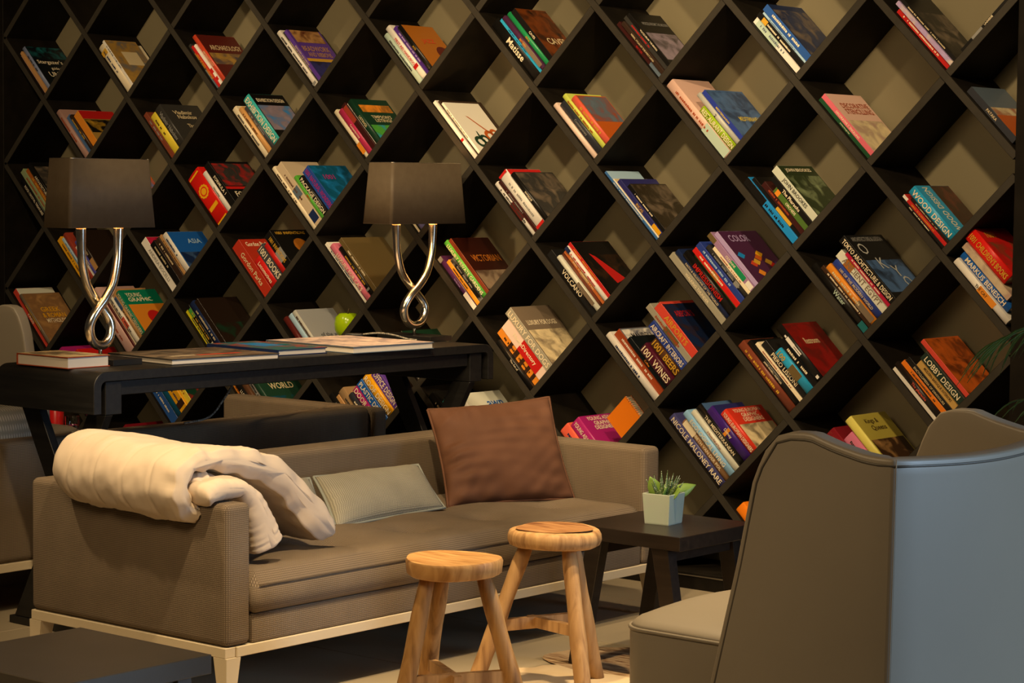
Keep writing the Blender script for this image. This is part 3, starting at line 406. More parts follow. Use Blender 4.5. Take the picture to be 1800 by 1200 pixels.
 (1.1487, 0.4275, 0.0146, 0.1205, 0.027, 0.2, 'yellow', '', {'c': 'bottle green', 'pic': ('bottle green', 'red', 0.02, 0.98), 'dash': 'rust'}, 'yellow-spined book with green and red cover under the console'),
 (1.59, 0.3388, 0.0132, 0.2892, 0.0145, 0.18, 'orange', '', {'dash': 'rust'}, 'slim orange book fourth below the animal world book'),
 (1.6009, 0.3497, 0.0074, 0.2815, 0.0299, 0.165, 'black', 'LUXURY GARDEN', {'tc': 'cream'}, 'black book with LUXURY GARDEN on its spine'),
 (1.6227, 0.3715, 0.0043, 0.2661, 0.0248, 0.17, 'brown', '', {'bands': [(0.2, 0.5, 'moss green')]}, 'brown book second below the animal world book'),
 (1.6408, 0.3896, 0.0123, 0.2494, 0.0248, 0.171, 'grey', '', {'dash': 'black'}, 'grey book directly under the animal world book'),
 (1.6589, 0.4077, 0.0046, 0.2443, 0.0248, 0.21, 'pine green', '', {'c': 'pine green', 'ct': [('ANIMAL', 0.45, 0.75, 0.6, 'sand'), ('WORLD', 0.5, 0.6, 0.6, 'sand')], 'pic': ('pine green', 'deep teal', 0.02, 0.4)}, 'pine green book reading ANIMAL WORLD behind the dark sofa'),
 (2.12, 0.3388, 0.0053, 0.2545, 0.0211, 0.182, 'black', '', {'dash': 'grey'}, 'black book seventh below the purple office design book'),
 (2.1355, 0.3544, 0.0079, 0.2297, 0.0162, 0.187, 'tan', '', {}, 'slim tan book sixth below the purple office design book'),
 (2.1476, 0.3665, 0.0121, 0.2344, 0.0358, 0.176, 'beige brown', '', {'dash': 'charcoal'}, 'thick beige brown book fifth below the purple office design book'),
 (2.1736, 0.3924, 0.0048, 0.1884, 0.0235, 0.176, 'dark slate', '', {'dash': 'cream'}, 'dark slate book fourth below the purple office design book'),
 (2.1908, 0.4096, 0.0107, 0.1908, 0.0358, 0.196, 'magenta', 'DOOR DESIGN', {'tc': 'cream', 'big': 1}, 'thick magenta book with DOOR DESIGN on its spine'),
 (2.2168, 0.4356, 0.0046, 0.1909, 0.0333, 0.166, 'strong blue', 'PLASTIC DESIGN', {'tc': 'cream', 'big': 1}, 'thick strong blue book with PLASTIC DESIGN on its spine'),
 (2.2409, 0.4598, 0.0083, 0.1874, 0.0358, 0.17, 'golden yellow', 'ROOF DESIGN', {'tc': 'cream', 'big': 1}, 'thick golden yellow book with ROOF DESIGN on its spine'),
 (2.2669, 0.4857, 0.0154, 0.1746, 0.0406, 0.2, 'purple', 'OFFICE DESIGN 1', {'tc': 'cream', 'big': 1, 'c': 'purple', 'pic': ('tan', 'umber', 0.05, 0.95), 'cv': ('OFFICE DESIGN', 'lilac'), 'cvband': 'purple'}, 'thick purple book with OFFICE DESIGN 1 on its spine'),
 (2.65, 0.3388, 0.0055, 0.2967, 0.0328, 0.186, 'black', '', {'dash': 'sand'}, 'thick black book fourth below the white drawing book'),
 (2.6739, 0.3627, 0.011, 0.2457, 0.0184, 0.165, 'turquoise', '', {'dash': 'rust'}, 'turquoise book third below the white drawing book'),
 (2.6875, 0.3763, 0.0051, 0.2451, 0.0232, 0.194, 'soot black', '', {}, 'soot black book second below the white drawing book'),
 (2.7045, 0.3933, 0.0057, 0.2133, 0.0184, 0.19, 'bright turquoise', '', {'dash': 'charcoal'}, 'bright turquoise book directly under the white drawing book'),
 (2.7181, 0.407, 0.0092, 0.2073, 0.0256, 0.21, 'white', '', {'c': 'off white', 'ct': [('awn', 0.68, 0.72, 0.5, 'strong blue')]}, 'white book with blue letters awn behind the brown cushion'),
 (3.18, 0.3388, 0.0095, 0.1894, 0.0462, 0.202, 'coral', '', {'dash': 'navy'}, 'coral book leaning under the magenta designers book behind the sofa arm'),
 (3.2133, 0.3721, 0.0093, 0.1735, 0.0493, 0.2, 'magenta', 'YOUNG ASIAN DESIGNERS', {'tc': 'cream', 'big': 1, 'c': 'magenta', 'ct': [('YOUNG ASIAN', 0.5, 0.92, 0.7, 'cream'), ('GRAPHIC', 0.5, 0.8, 0.7, 'cream'), ('DESIGNERS', 0.5, 0.69, 0.75, 'cream')]}, 'thick magenta book with YOUNG ASIAN DESIGNERS on its spine'),
 (3.71, 0.3388, 0.0152, 0.2975, 0.0297, 0.196, 'slate violet', 'NICOLE MALONEY RARE', {'tc': 'cream', 'big': 1}, 'slate violet book sixth below the European designers book'),
 (3.7316, 0.3605, 0.0156, 0.2531, 0.0278, 0.186, 'tan brown', 'LIESBETH VAN DER POL', {'tc': 'cream', 'bands': [(0.75, 0.98, 'cream')]}, 'tan brown book fifth below the European designers book'),
 (3.7519, 0.3808, 0.0052, 0.2665, 0.024, 0.189, 'light blue', 'ECOLOGICAL LIVING', {'tc': 'cream', 'big': 1}, 'light blue book with ECOLOGICAL LIVING on its spine'),
 (3.7695, 0.3983, 0.009, 0.25, 0.0201, 0.198, 'off white', 'A Room Full of Toys', {'tc': 'rust'}, 'off white book with A Room Full of Toys on its spine'),
 (3.7844, 0.4132, 0.0157, 0.2502, 0.0278, 0.167, 'black', 'THE MEDITERRANEAN', {'tc': 'cream', 'c': 'steel blue'}, 'black book with THE MEDITERRANEAN on its spine'),
 (3.8047, 0.4335, 0.0109, 0.2131, 0.0316, 0.166, 'deep violet', 'Disney', {'tc': 'cream', 'bands': [(0.5, 0.56, 'orange')], 'c': 'indigo'}, 'thick deep violet book directly under the European designers book'),
 (3.8277, 0.4565, 0.0146, 0.1723, 0.0297, 0.2, 'tomato red', 'YOUNG EUROPEAN DESIGNERS', {'tc': 'cream', 'big': 1, 'c': 'tomato red', 'ct': [('YOUNG EUROPEAN', 0.5, 0.92, 0.75, 'cream'), ('GRAPHIC', 0.5, 0.81, 0.75, 'cream'), ('DESIGNERS', 0.52, 0.7, 0.75, 'cream')], 'pic': ('sand', 'umber', 0.02, 0.6)}, 'tomato red book with YOUNG EUROPEAN DESIGNERS on its spine'),
 (4.24, 0.3388, 0.0139, 0.2404, 0.044, 0.173, 'umber', '', {'dash': 'sand'}, 'thick umber book third below the yellow kings and queens book'),
 (4.2717, 0.3705, 0.0134, 0.2385, 0.044, 0.196, 'wine red', '', {'dash': 'grey'}, 'thick wine red book second below the yellow kings and queens book'),
 (4.3034, 0.4022, 0.012, 0.1852, 0.044, 0.198, 'rose pink', '', {'dash': 'charcoal'}, 'thick rose pink book directly under the yellow kings and queens book'),
 (4.3351, 0.434, 0.0099, 0.2223, 0.0283, 0.2, 'pale yellow', '', {'c': 'straw yellow', 'ct': [('Kings &', 0.42, 0.86, 0.5, 'umber'), ('Queens', 0.5, 0.74, 0.55, 'umber')], 'pic': ('umber', 'tan', 0.05, 0.55)}, 'straw yellow book reading Kings & Queens beside the armchair'),
 (0.795, 0.0738, 0.0099, 0.1944, 0.1594, 0.198, 'wine red', '', {'dash': 'sand'}, 'wine red book in the low shelf cell under the console'),
 (3.975, 0.0738, 0.013, 0.2852, 0.04, 0.181, 'bright orange', '', {'dash': 'charcoal'}, 'bright orange book low on the shelf behind the side table'),
 (4.0039, 0.1027, 0.0151, 0.2494, 0.0564, 0.176, 'slate', '', {'pic_spine': ('slate', 'russet')}, 'patterned slate book low on the shelf next to the bright orange one'),
 (4.0444, 0.1432, 0.0097, 0.2237, 0.0482, 0.195, 'umber', '', {}, 'umber brown book lying on the patterned slate book low on the shelf'),
]
# ------------------------------------------------------------------ materials
WOOD = ramp_mat('black_stained_oak', [(.006, .0046, .003), (.012, .009, .006)], (1, 1, 1), 14, 6, rough=.6, bump=.12, bdist=.001, spec=.12)  # board oak, darkened so the cell interiors carry painted shade
EDGE = ramp_mat('oak_front_lit', [(.031, .026, .019), (.040, .034, .025)], nscale=30, rough=.55, spec=.3)  # same oak lightened: light on the board fronts put into the colour
BACKP = ramp_mat('olive_beige_panel', [(.190, .160, .094), (.208, .176, .104)], nscale=2, rough=.6, spec=.3)
FRAME = mat('cream_powder_coated_steel', (.52, .43, .29), .42, spec=.4)
SOFA = weave_mat('taupe_woven_fabric', (.140, .102, .067), (.300, .228, .155), 1300, bump=.4, dist=.001, uv=True)
GREYF = weave_mat('pale_sage_woven_fabric', (.27, .25, .19), (.54, .505, .40), 1000, bump=.5, aniso=(1, 1.5, 1), uv=True)
BROWNF = ramp_mat('brown_velvet', [(.098, .041, .020), (.13, .056, .029)], nscale=7, rough=.75, spec=.25, bump=.08)
DUVET = ramp_mat('cream_cotton', [(.60, .485, .365), (.64, .52, .395)], nscale=4, rough=.85, spec=.15)
LEATHER = ramp_mat('taupe_leather', [(.245, .208, .155), (.262, .223, .167)], nscale=3, rough=.42, spec=.4)
OAKD = ramp_mat('dark_brown_oak', [(.010, .0065, .0045), (.021, .014, .0095)], (1.5, 22, 22), 3, 5, rough=.34, bump=.12, bdist=.001, spec=.4)
CONS = ramp_mat('charcoal_oak', [(.008, .0075, .007), (.016, .0148, .0135)], (1.5, 22, 22), 3, 5, rough=.42, spec=.35, bump=.15, bdist=.001)
ELM = ramp_mat('old_elm_wood', [(.17, .08, .022), (.36, .19, .062), (.47, .265, .095)], (14, 14, 1.6), 3, 6, rough=.6, bump=.3, bdist=.002, distort=.6, spec=.3)
ELMP = ramp_mat('pale_elm_wood', [(.21, .105, .038), (.38, .215, .085), (.50, .30, .125)], (14, 14, 1.6), 3, 6, rough=.65, bump=.3, bdist=.002, distort=.6, spec=.3)
ELMTOP = ramp_mat('worn_elm_top', [(.26, .115, .03), (.43, .225, .075), (.54, .31, .115)], (2, 18, 3), 3, 6, rough=.5, bump=.35, bdist=.002, distort=1.2, spec=.35)
ELMTOP2 = ramp_mat('dark_worn_elm_top', [(.14, .05, .018), (.30, .14, .05), (.40, .21, .085)], (2, 12, 3), 3, 6, rough=.5, bump=.35, bdist=.002, distort=1.6, spec=.35)
TILE = ramp_mat('greige_stone_tile', [(.30, .245, .165), (.325, .265, .18)], nscale=5, detail=6, rough=.38, spec=.4)
GROUT = mat('grout', (.15, .12, .085), .9)
CHROME = mat('polished_nickel', (.86, .79, .66), .2, 1)
SHADE = ramp_mat('brown_silk_shade', [(.088, .063, .038), (.102, .075, .046)], (1, 1, 1), 40, rough=.6, spec=.3)
SHADEIN = mat('gold_shade_lining', (.65, .48, .26), .5)
BLACKM = mat('black_lacquer', (.012, .011, .010), .3)
PAGE = mat('paper_pages', (.66, .56, .42), .85, spec=.1)
TRIMM = mat('brushed_steel', (.55, .5, .42), .35, 1)

# ------------------------------------------------------------------ the room
fl = tag(link('floor', rbox(-1.2, 9.2, -7.2, .42, -.06, -.006), GROUT), kind='structure')
tile_me = rbox(.0015, .5985, .0015, .5985, -.006, 0, .0012, 1)
for i in range(14):
    for j in range(12):
        x = .6*i-.45; y = -.6*j-.29
        t_ = link('floor_tile', tile_me, TILE, fl); t_.location = (x, y, 0)
wl = tag(link('wall_back', rbox(-1.2, 9.2, .33, .42, 0, 2.95), mat('olive_wall', (.10, .085, .05), .8)), kind='structure')
tag(link('ceiling', rbox(-1.2, 9.2, -7.2, .42, 2.95, 3.02), mat('ceiling_paint', (.32, .26, .18), .9)), kind='structure')

# ------------------------------------------------------------------ diamond bookshelf
D = .53; HD = D/2; TH = .025; ZR = 1.910; DEP = .262; S2 = 1/math.sqrt(2)
ZB, ZT = .055, 2.72; XL, XR = 0.0, 4.742
shelf = thing('bookshelf', 'wall-wide black diamond lattice bookshelf with beige back panels', 'bookshelf', (2.37, .13, 0))
def spart(name, me, m):
    o = link(name, me, m, shelf); o.matrix_parent_inverse = Matrix.Translation(-shelf.location); return o
def node(i, j): return (i*HD, ZR-j*HD)
def board(p, q, name='shelf_board', a=.0, b=.0):
    """one board in the xz plane from p to q, trimmed at both ends"""
    p = Vector((p[0], 0, p[1])); q = Vector((q[0], 0, q[1])); u = (q-p).normalized(); n = Vector((-u.z, 0, u.x))*TH/2
    p = p+u*a; q = q-u*b
    c = [p-n, q-n, q+n, p+n]; V = c+[v+Vector((0, DEP, 0)) for v in c]
    F = [(0, 1, 2, 3), (7, 6, 5, 4)]+[(k, (k+1) % 4, (k+1) % 4+4, k+4) for k in range(4)]
    me = mesh('board', V, F)
    bm = bmesh.new(); bm.from_mesh(me); bmesh.ops.bevel(bm, geom=bm.edges[:], offset=.0012, segments=1, affect='EDGES'); bm.to_mesh(me); bm.free()
    me.materials.append(WOOD); me.materials.append(EDGE)
    for f_ in me.polygons:
        if f_.normal.y < -.9: f_.material_index = 1  # front faces get the painted-lit copy of the oak
    return spart(name, me, None)
def clip_line(i0, j0, di, dj):
    """walk a lattice diagonal and clip it to the frame"""
    x0, z0 = node(i0, j0); dx, dz = di*HD, -dj*HD; ts = []
    lo, hi = -1e9, 1e9
    for o_, d_, a_, b_ in ((x0, dx, XL, XR), (z0, dz, ZB, ZT)):
        t1, t2 = sorted(((a_-o_)/d_, (b_-o_)/d_)); lo = max(lo, t1); hi = min(hi, t2)
    return lo, hi, x0, z0, dx, dz
# falling boards run through; rising boards are cut between them
for s in range(-10, 22, 2):                      # i - j = s  (falling to the right)
    lo, hi, x0, z0, dx, dz = clip_line(s, 0, 1, 1)
    if hi-lo > .15: board((x0+dx*lo, z0+dz*lo), (x0+dx*hi, z0+dz*hi))
for s in range(-4, 28, 2):                       # i + j = s  (rising to the right)
    lo, hi, x0, z0, dx, dz = clip_line(s, 0, -1, 1)
    if hi-lo < .15: continue
    cuts = [k for k in range(math.floor(lo)-1, math.ceil(hi)+2) if lo < k < hi]
    ends = [lo]+cuts+[hi]
    for a_, b_ in zip(ends[:-1], ends[1:]):
        if (b_-a_)*HD*1.414 < .03: continue
        board((x0+dx*a_, z0+dz*a_), (x0+dx*b_, z0+dz*b_), a=(TH/2 if a_ in cuts else 0), b=(TH/2 if b_ in cuts else 0))
spart('back_panel', rbox(XL, XR, DEP, DEP+.018, ZB, ZT), BACKP)
spart('side_frame', rbox(XL-.05, XL, -.004, DEP+.018, 0, ZT+.03, .0015, 1), WOOD)
spart('side_frame', rbox(XR, XR+.07, -.004, DEP+.018, 0, ZT+.03, .0015, 1), WOOD)
spart('top_frame', rbox(XL, XR, -.004, DEP+.018, ZT, ZT+.03, .0015, 1), WOOD)
spart('bottom_frame', rbox(XL, XR, 0, DEP+.018, .046, ZB, .0015, 1), WOOD)
spart('plinth', rbox(XL, XR, .0, DEP, 0, .043), WOOD)
spart('metal_trim', rbox(XL, XR, -.003, .006, .043, .0465), TRIMM)

# ------------------------------------------------------------------ books
def pcol(n): return lin(PAL[n])
def cmat(n, rough=.38): return mat('book_'+n.replace(' ', '_'), pcol(n), rough, spec=.45)
def imat(n): return mat('ink_'+n.replace(' ', '_'), pcol(n), .5, spec=.3)
def pmat(a, b):
    ca, cb = pcol(a), pcol(b); mid = tuple((x+y)/2*.9 for x, y in zip(ca, cb))
    return ramp_mat('print_%s_%s' % (a.replace(' ', '_'), b.replace(' ', '_')), [cb, mid, ca, tuple(min(1, x*1.25) for x in ca)], nscale=17, detail=5, rough=.35, distort=.8, stops=[.3, .45, .56, .72])
BASIS = Matrix(((S2, S2, 0), (0, 0, -1), (-S2, S2, 0))).to_4x4()   # local x: down the spine, y: up through the stack, z: out to the reader
def book_mesh(h, t, w, rnd):
    """C-shaped cover: back board, spine (slightly rounded) and front board, extruded along the height"""
    c = .0024 if t > .012 else .0014
    if rnd:
        k = 5; arc = [(t/2-t/2*math.cos(math.pi*i/(k)), .0045*math.sin(math.pi*i/k)) for i in range(k+1)]
    else: arc = [(0, -.0008), (.0008, 0), (t-.0008, 0), (t, -.0008)]
    out = [(0, -w)]+arc+[(t, -w), (t-c, -w), (t-c, -c), (c, -c), (c, -w)]
    me = prism(out, 'x', -h, 0)
    for p in me.polygons:
        if rnd and len(p.vertices) == 4 and abs(p.normal.z) > .25 and p.center.z > -.001: p.use_smooth = True
    return me
def quad(pts, name='print'):
    return mesh(name, pts, [(0, 1, 2, 3)])
def put_text(root, s, col, org, xdir, ydir, L, H, name, bold=.012, maxstretch=1.35):
    """lettering centred on org in the plane (xdir,ydir), fitted into L x H"""
    me, w = text_mesh(s, bold)
    sy = H; sx = sy
    if w*sx > L: sx = L/w; sy = min(sy, sx*1.7)
    elif w*sx*maxstretch < L: sx *= 1.0
    o = link(name, me, None, root); n = xdir.cross(ydir)
    m = Matrix((xdir*sx, ydir*sy, n)).transposed().to_4x4()
    m.translation = org-xdir*(w*sx/2)-ydir*(sy/2)
    o.matrix_local = m
    if not me.materials: me.materials.append(imat(col))
    o.material_slots[0].link = 'OBJECT'; o.material_slots[0].material = imat(col)
    return o
brnd = random.Random(11)
LX, LY, LZ = Vector((1, 0, 0)), Vector((0, 1, 0)), Vector((0, 0, 1))
def build_book(x, z, dd, h, t, w, col, title, o, label, basis=BASIS, y=None):
    root = bpy.data.objects.new('book', None); COL.objects.link(root); root.empty_display_size = .05
    root.matrix_world = Matrix.Translation((x, dd if y is None else y, z)) @ basis
    tag(root, label, 'book', 'books standing in the diamond shelf')
    hard = t > .016; rnd = hard and brnd.random() < .55
    sp = cmat(col) if 'pic_spine' not in o else pmat(*o['pic_spine'])
    cover = link('cover', book_mesh(h, t, w, rnd), sp, root)
    link('page_block', rbox(-h+.003, -.003, .0022 if t > .012 else .0014, t-(.0022 if t > .012 else .0014), -w+.004, -.0024), PAGE, root)
    zf = .0050 if rnd else .0004
    cc = o.get('c', col); yt = t+.00035
    if cc != col:
        link('front_cover', quad([(-h+.0005, t+.0002, -.0012), (-.0005, t+.0002, -.0012), (-.0005, t+.0002, -w+.0005), (-h+.0005, t+.0002, -w+.0005)]), cmat(cc), root)
    def on_cover(u0, u1, v0, v1, m, name, e=0):
        return link(name, quad([(-h*v0, yt+e, -w*u0), (-h*v0, yt+e, -w*u1), (-h*v1, yt+e, -w*u1), (-h*v1, yt+e, -w*u0)]), m, root)
    if 'pic' in o: a, b, v0, v1 = o['pic']; on_cover(.03 if v1-v0 < .9 else .012, .975 if v1-v0 < .9 else .99, v0, v1, pmat(a, b), 'cover_picture')
    if 'pic2' in o: a, b, v0, v1 = o['pic2']; on_cover(.08, .95, v0, v1, pmat(a, b), 'cover_picture')
    if 'strip' in o: v0, v1, c = o['strip']; on_cover(.01, .99, v0, v1, cmat(c), 'cover_band', .0001)
    if 'lab' in o: c, u0, u1, v0, v1 = o['lab']; on_cover(u0, u1, v0, v1, cmat(c), 'cover_label', .0002)
    if 'cvband' in o: on_cover(.0, .42, 0, 1, cmat(o['cvband']), 'cover_band', .0002)
    if 'cv' in o: put_text(root, o['cv'][0], o['cv'][1], Vector((-h/2, yt+.0005, -w*.22)), -LX, LZ, h*.92, w*.26, 'cover_title')
    if 'disc' in o:
        u, v, r_, c = o['disc']; n = 20
        link('cover_motif', mesh('disc', [(-h*v+r_*w*math.cos(6.2832*k/n), yt+.0004, -w*u+r_*w*math.sin(6.2832*k/n)) for k in range(n)], [tuple(range(n))]), cmat(c), root)
    if o.get('cubes'):
        cs = ['orange red', 'gold', 'green', 'bright blue', 'orange', 'purple', 'red', 'leaf green', 'golden yellow', 'burnt orange']; q = random.Random(3)
        for k in range(13):
            u = .12+.75*q.random(); v = .08+.55*q.random(); s_ = .07
            link('printed_cube', quad([(-h*v-s_*w, yt+.0003+.00002*k, -w*u), (-h*v, yt+.0003+.00002*k, -w*u-s_*w*1.4), (-h*v+s_*w, yt+.0003+.00002*k, -w*u), (-h*v, yt+.0003+.00002*k, -w*u+s_*w*1.4)]), cmat(cs[k % 10]), root)
    if o.get('tools'):
        for (u, v, c, n0) in ((.26, .22, 'bottle green', 1), (.66, .34, 'burnt orange', 0)):
            for (du, dv, r_) in ((0, 0, .15), (.17, .05, .125)):
                n = 16; ring = []
                for rr in (r_, r_*.5): ring += [(-h*(v+dv)+rr*w*math.cos(6.2832*k/n), yt+.0004, -w*(u+du)+rr*w*math.sin(6.2832*k/n)) for k in range(n)]
                link('printed_scissors_handle', mesh('ring', ring, [(k, (k+1) % n, (k+1) % n+n, k+n) for k in range(n)]), cmat(c), root)
            e = .28 if n0 == 0 else -.1
            link('printed_scissors_blade', quad([(-h*(v+.06), yt+.0004, -w*(u+.02)), (-h*(v+.03), yt+.0004, -w*(u+.1)), (-h*(v+abs(e)+.1), yt+.0004, -w*(u-e*.9)), (-h*(v+abs(e)+.12), yt+.0004, -w*(u-e*1.0-.03))]), cmat(c), root)
    if 'tri' in o:
        link('printed_dress', mesh('tri', [(-h*.78, yt+.0003, -w*.25), (-h*.72, yt+.0003, -w*.36), (-h*.30, yt+.0003, -w*.72), (-h*.22, yt+.0003, -w*.42)], [(0, 1, 2, 3)]), cmat(o['tri']), root)
    if o.get('tk'):
        for s_, u, v in (('O', .2, .78), ('K', .4, .55), ('Y', .62, .42), ('O', .7, .25)):
            put_text(root, s_, 'light grey', Vector((-h*v, yt+.0006, -w*u)), -LZ, -LX, w*.2, h*.17, 'cover_letter', .0)
    if 'ct' in o:
        vs_ = sorted(q[2] for q in o['ct']); gap = min([b-a for a, b in zip(vs_, vs_[1:])]+[.2])*.86
        for s_, u, v, L, c in o['ct']:
            put_text(root, s_, c, Vector((-h*v, yt+.0007, -w*u)), -LZ, -LX, w*L, h*min(gap, .125 if len(s_) < 12 else .085), 'cover_title')
    for f0, f1, c in o.get('bands', ()):
        link('spine_band', quad([(-h*f0, .0006, zf), (-h*f1, .0006, zf), (-h*f1, t-.0006, zf), (-h*f0, t-.0006, zf)]), cmat(c), root)
    if o.get('emblem'):
        n = 24; r1 = t*.34
        link('emblem', mesh('emblem', [(-h*.62+r1*(1+.12*(k % 2))*math.cos(6.2832*k/n), t/2+r1*(1+.12*(k % 2))*math.sin(6.2832*k/n), zf+.0003) for k in range(n)], [tuple(range(n))]), cmat('golden yellow'), root)
        n = 20
        link('emblem_ring', mesh('ring', [(-h*.62+rr*math.cos(6.2832*k/n), t/2+rr*math.sin(6.2832*k/n), zf+.0006) for rr in (r1*.72, r1*.55) for k in range(n)], [(k, (k+1) % n, (k+1) % n+n, k+n) for k in range(n)]), cmat('bright red'), root)
        for f0, f1, y0, y1 in ((.02, .05, .1, .9), (.27, .34, .15, .85), (.93, .96, .1, .9)):
            link('spine_band', quad([(-h*f0, t*y0, zf), (-h*f1, t*y0, zf), (-h*f1, t*y1, zf), (-h*f0, t*y1, zf)]), cmat('golden yellow'), root)
    if o.get('man'):
        def bx(f0, f1, y0, y1): link('printed_figure', quad([(-h*f0, t*y0, zf+.0002), (-h*f1, t*y0, zf+.0002), (-h*f1, t*y1, zf+.0002), (-h*f0, t*y1, zf+.0002)]), cmat('white'), root)
        bx(.80, .84, .38, .62); bx(.62, .79, .25, .75); bx(.46, .62, .28, .46); bx(.46, .62, .54, .72); bx(.03, .08, .3, .7)
    if 'dash' in o:   # rows of small illegible print
        V = []; F = []; p_ = -h*(.80+.1*brnd.random()); e_ = -h*(.18+.25*brnd.random()); y0 = t*(.32+.1*brnd.random()); y1 = y0+min(t*.34, .008)
        while p_ < e_:
            l_ = (y1-y0)*(.35+.5*brnd.random()); n0 = len(V)
            if brnd.random() < .85: V += [(p_, y0, zf+.0004), (p_+l_, y0, zf+.0004), (p_+l_, y1-(y1-y0)*.3*(brnd.random() < .5), zf+.0004), (p_, y1, zf+.0004)]; F.append((n0, n0+1, n0+2, n0+3))
            p_ += l_+(y1-y0)*.22
        if F: link('spine_print', mesh('print', V, F), imat(o['dash']), root)
    if title:
        tc = o.get('tc', 'cream'); big = o.get('big')
        H = t*(.62 if big else .42); L = h*(.86 if big else .72); cen = -h*.5
        if big and len(title) > 6: L = h*.93
        if len(title) <= 6 and big: cen = -h*.5
        if title in ('2',): cen = -h*.56
        if title in ('!100', '100'): cen = -h*.86; L = h*.2
        put_text(root, title, tc, Vector((cen, t/2, zf+.0005)), LX, LY, L, H, 'spine_title')
    return root
for b_ in BOOKS: build_book(*b_)
# thin black book lying on the rising board of the upper right cell
ci, cj = 17, 0; xb = ci*HD; zb = ZR-(cj+1)*HD+TH*S2
rb = Matrix(((S2, -S2, 0), (0, 0, -1), (S2, S2, 0))).to_4x4()   # local x runs up the rising board
be = .075+.245
build_book(xb+(be-.0008)*S2, zb+(be+.0008)*S2, .006, .245, .010, .17, 'black', 'UNIVERSE', {'tc': 'cream', 'big': 1, 'bands': [(.62, .80, 'grey'), (.04, .12, 'grey')]}, 'thin black book reading UNIVERSE lying along the rising board', basis=rb)

# orange spiral pad and lime ornament inside the cells
ci, cj = 12, 5; xb = ci*HD; zb = ZR-(cj+1)*HD+TH*S2
pad = bpy.data.objects.new('spiral_notepad', None); COL.objects.link(pad); tag(pad, 'orange wire-bound notepad standing in a shelf cell behind the sofa', 'notepad')
b0 = .168; a0 = .001; pw = .112; ph = .104
pad.matrix_world = Matrix.Translation((xb+(b0-a0)*S2, .035, zb+(a0+b0)*S2)) @ BASIS
link('cover', rbox(-ph, 0, 0, pw, -.006, 0, .0008, 1), cmat('bright orange'), pad)
link('page_block', rbox(-ph+.002, -.002, .002, pw-.001, -.03, -.006), PAGE, pad)
link('back_cover', rbox(-ph, 0, 0, pw, -.033, -.03, .0006, 1), cmat('bright orange'), pad)
for k in range(12):
    c = [(-.006-k*(ph-.012)/11, pw+.003*math.cos(q*.785), -.016+.02*math.sin(q*.785)) for q in range(9)]
    link('wire_ring', tube(c, .0011, 5), TRIMM, pad)
ci, cj = 7, 4; xb = ci*HD; zb = ZR-(cj+1)*HD+TH*S2
orn = thing('apple_ornament', 'glossy lime green apple-shaped ornament resting beside the grey book', 'ornament')
ra = .05; b0 = .205
orn.location = (xb+(b0-ra)*S2, .075, zb+(b0+ra)*S2)
prof = [(.001, -.046), (.02, -.05), (.036, -.043), (.047, -.02), (.05, .005), (.045, .03), (.03, .044), (.012, .042), (.003, .034)]
link('body', lathe(prof, 28), mat('lime_gloss', lin('9fc010'), .18), orn)
link('stem', tube([(0, 0, .034), (.003, 0, .05), (.008, 0, .062)], .003, 6), mat('stem_brown', (.08, .05, .02), .6), orn)
